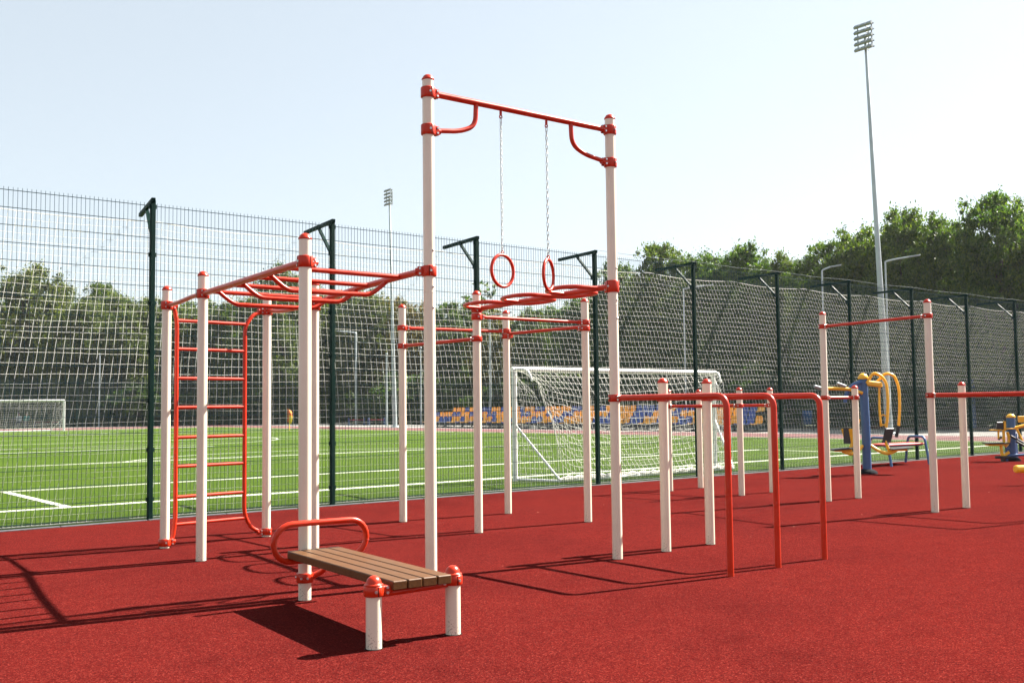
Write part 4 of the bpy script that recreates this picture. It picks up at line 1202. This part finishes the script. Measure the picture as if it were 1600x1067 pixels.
for a in (('willow', -55, 425, 106, 'olive willow tree cut by the left edge of the picture', GL, 0.74),
          ('willow', 42, 410, 104, 'tallest olive willow tree at the far left, above the far goal', GL, 0.74),
          ('willow', 128, 462, 100, 'low rounded willow tree right of the tallest one at the far left', GL, 0.67),
          ('maple', 158, 438, 112, 'dark green round-topped tree left of the first fence post', GL, 0.63),
          ('willow', 222, 464, 102, 'olive willow tree right behind the leftmost dark fence post', GL, 0.67),
          ('maple', 285, 468, 110, 'dark tree behind the red ladder of the frame', GL, 0.74),
          ('maple', 352, 474, 104, 'dark tree seen through the right side of the ladder', GL, 0.74),
          ('willow', 446, 412, 100, 'tall pale willow tree rising behind the monkey bars', GL, 0.59),
          ('maple', 505, 452, 106, 'dark tree behind the second fence post', GL, 0.74),
          ('willow', 575, 452, 98, 'willow tree just left of the distant floodlight mast', GL, 0.59),
          ('yellow', 640, 470, 94, 'yellowing tree right of the distant floodlight mast', GC, 0.59),
          ('maple', 702, 468, 96, 'dark green tree between the tall left gantry post and the third fence post', GC, 0.56),
          ('thin', 752, 436, 100, 'slender sparse tree sticking up below the left ring', GC, 1.00),
          ('yellow', 775, 486, 90, 'yellow-green tree behind the pull-up square', GC, 0.70),
          ('maple', 835, 478, 88, 'green tree below the right ring behind the stand', GC, 0.59),
          ('maple', 900, 462, 84, 'green tree behind the fourth fence post', GC, 0.59),
          ('willow', 88, 446, 108, 'olive willow tree between the tallest one and the low rounded one at the far left', GL, 0.74),
          ('willow', 192, 458, 107, 'olive willow tree just left of the leftmost dark fence post', GL, 0.74),
          ('willow', 255, 468, 104, 'olive willow tree seen between the ladder frame posts at the left', GL, 0.74),
          ('willow', 320, 466, 106, 'olive willow tree seen through the middle of the ladder', GL, 0.74),
          ('willow', 398, 452, 105, 'olive willow tree left of the tall pale one behind the monkey bars', GL, 0.74),
          ('willow', 480, 436, 106, 'olive willow tree right of the tall pale one behind the monkey bars', GL, 0.70),
          ('willow', 540, 448, 104, 'olive willow tree between the second fence post and the distant mast', GL, 0.70),
          ('yellow', 612, 462, 100, 'yellowish tree right behind the distant floodlight mast', GC, 0.70),
          ('maple', 668, 474, 102, 'green tree behind the tall left gantry post', GC, 0.70),
          ('maple', 735, 474, 98, 'green tree behind the third fence post', GC, 0.70),
          ('maple', 868, 476, 93, 'green tree right of the third fence post, under the snake bar', GC, 0.70),
          ('maple', 942, 446, 84, 'green tree behind the tall right gantry post', GC, 0.63)): tree(*a)
for a in (('maple', 968, 402, 78, 'tree peeping out right of the tall right gantry post', GR, 0.59),
          ('maple', 1036, 374, 74, 'tree with loose top sprigs left of the fifth fence post', GR, 0.64),
          ('maple', 1108, 388, 70, 'rounded tree just right of the fifth fence post', GR, 0.64),
          ('maple', 1172, 374, 68, 'tree between the fifth and sixth fence posts', GR, 0.64),
          ('maple', 1236, 388, 66, 'lower tree just right of the sixth fence post', GR, 0.64),
          ('maple', 1298, 370, 62, 'dark tree left of the tall floodlight mast', GR, 0.64),
          ('maple', 1352, 346, 60, 'tree directly left of the tall floodlight mast pole', GR, 0.64),
          ('maple', 1420, 316, 57, 'broad tree directly right of the tall floodlight mast', GR, 0.64),
          ('maple', 1492, 328, 54, 'tree second from the right edge', GR, 0.67),
          ('maple', 1566, 292, 52, 'tallest tree near the right edge', GR, 0.67),
          ('maple', 1660, 300, 52, 'tree cut off by the right edge of the picture', GR, 0.71)): tree(*a)
for i, px in enumerate(range(-90, 1720, 85)):
    d = np.interp(px, [-90, 500, 900, 1250, 1700], [122, 118, 100, 80, 68])
    tp = np.interp(px, [-90, 40, 150, 300, 450, 600, 900, 1000, 1250, 1400, 1700], [464, 456, 480, 482, 462, 482, 488, 432, 424, 388, 368])
    tree('back', px, tp + (i % 3) * 8, d, 'dark tree in the second row, mostly hidden behind the front trees', 'second row of trees', 1.15)
for i, px in enumerate(range(-60, 1720, 46)):
    d = np.interp(px, [-90, 500, 640, 900, 1250, 1700], [99, 97, 88, 76, 60, 49]) + (i % 3) * 1.2
    hy = 636.5 - .012 * (px - 800)
    tp = hy - (random.Random(i).uniform(2.6, 4.4) - 1.3) * 1601 / d
    tree('shrub', px, tp, d, 'dark leafy shrub in the row under the trees', 'undergrowth below the trees', 1.15)

# a few dry leaves blown onto the rubber floor
lm = MB(); lm._add([(-.03, 0, .002), (-.01, -.016, .006), (.03, 0, .003), (-.01, .016, .009)], [(0, 1, 2, 3)], False)
lm._add([(-.03, 0, .004), (-.01, -.016, .008), (.03, 0, .005), (-.01, .016, .011)], [(3, 2, 1, 0)], False)
lme = lm.mesh('fallen_leaf', [M['dryleaf']])
rl = random.Random(3)
for (x, y) in ((-2.2, 9.9), (-1.0, 10.6), (-2.0, 7.6), (.3, 12.9), (2.35, 10.3), (3.0, 11.1), (4.1, 12.2), (6.3, 14.4), (6.9, 15.0), (8.3, 20.4), (-.1, 8.6), (1.2, 13.8), (-3.9, 9.1), (5.3, 17.8), (2.6, 13.5), *[tuple(uv(u_, FV - .08 - .05 * (k_ % 3))) for k_, u_ in enumerate((.95, 1.0, 2.9, 2.96, 3.1, 4.4, 5.9, 6.4, 7.7, 9.6, -.4))]):
    o = bpy.data.objects.new('fallen_leaf', lme); COL.objects.link(o); o.location = (x, y, .003); o.rotation_euler = (0, 0, rl.uniform(0, 6)); s = rl.uniform(.3, .65); o.scale = (s, s, s)
    tag(o, 'tiny dry leaf lying on the red rubber floor', 'leaf', 'fallen leaves on the floor')

# ---------------------------------------------------------------- hazy late-summer air over the whole ground
hz = MB(); hz.box((0, 150, 9.0), (310, 0, 0), (0, 280, 0), (0, 0, 10.2))
hm = bpy.data.materials.new('haze_air'); hm.use_nodes = True
hn = hm.node_tree.nodes; hn.remove(hn['Principled BSDF'])
pv = hn.new('ShaderNodeVolumePrincipled'); pv.inputs['Color'].default_value = (.92, .97, 1.0, 1); pv.inputs['Density'].default_value = HAZE
pv.inputs['Anisotropy'].default_value = .25
hm.node_tree.links.new(pv.outputs[0], hn['Material Output'].inputs['Volume'])
haze = build('haze', hz, hm); tag(haze, 'thin pale haze in the air over the sports ground', kind='stuff')
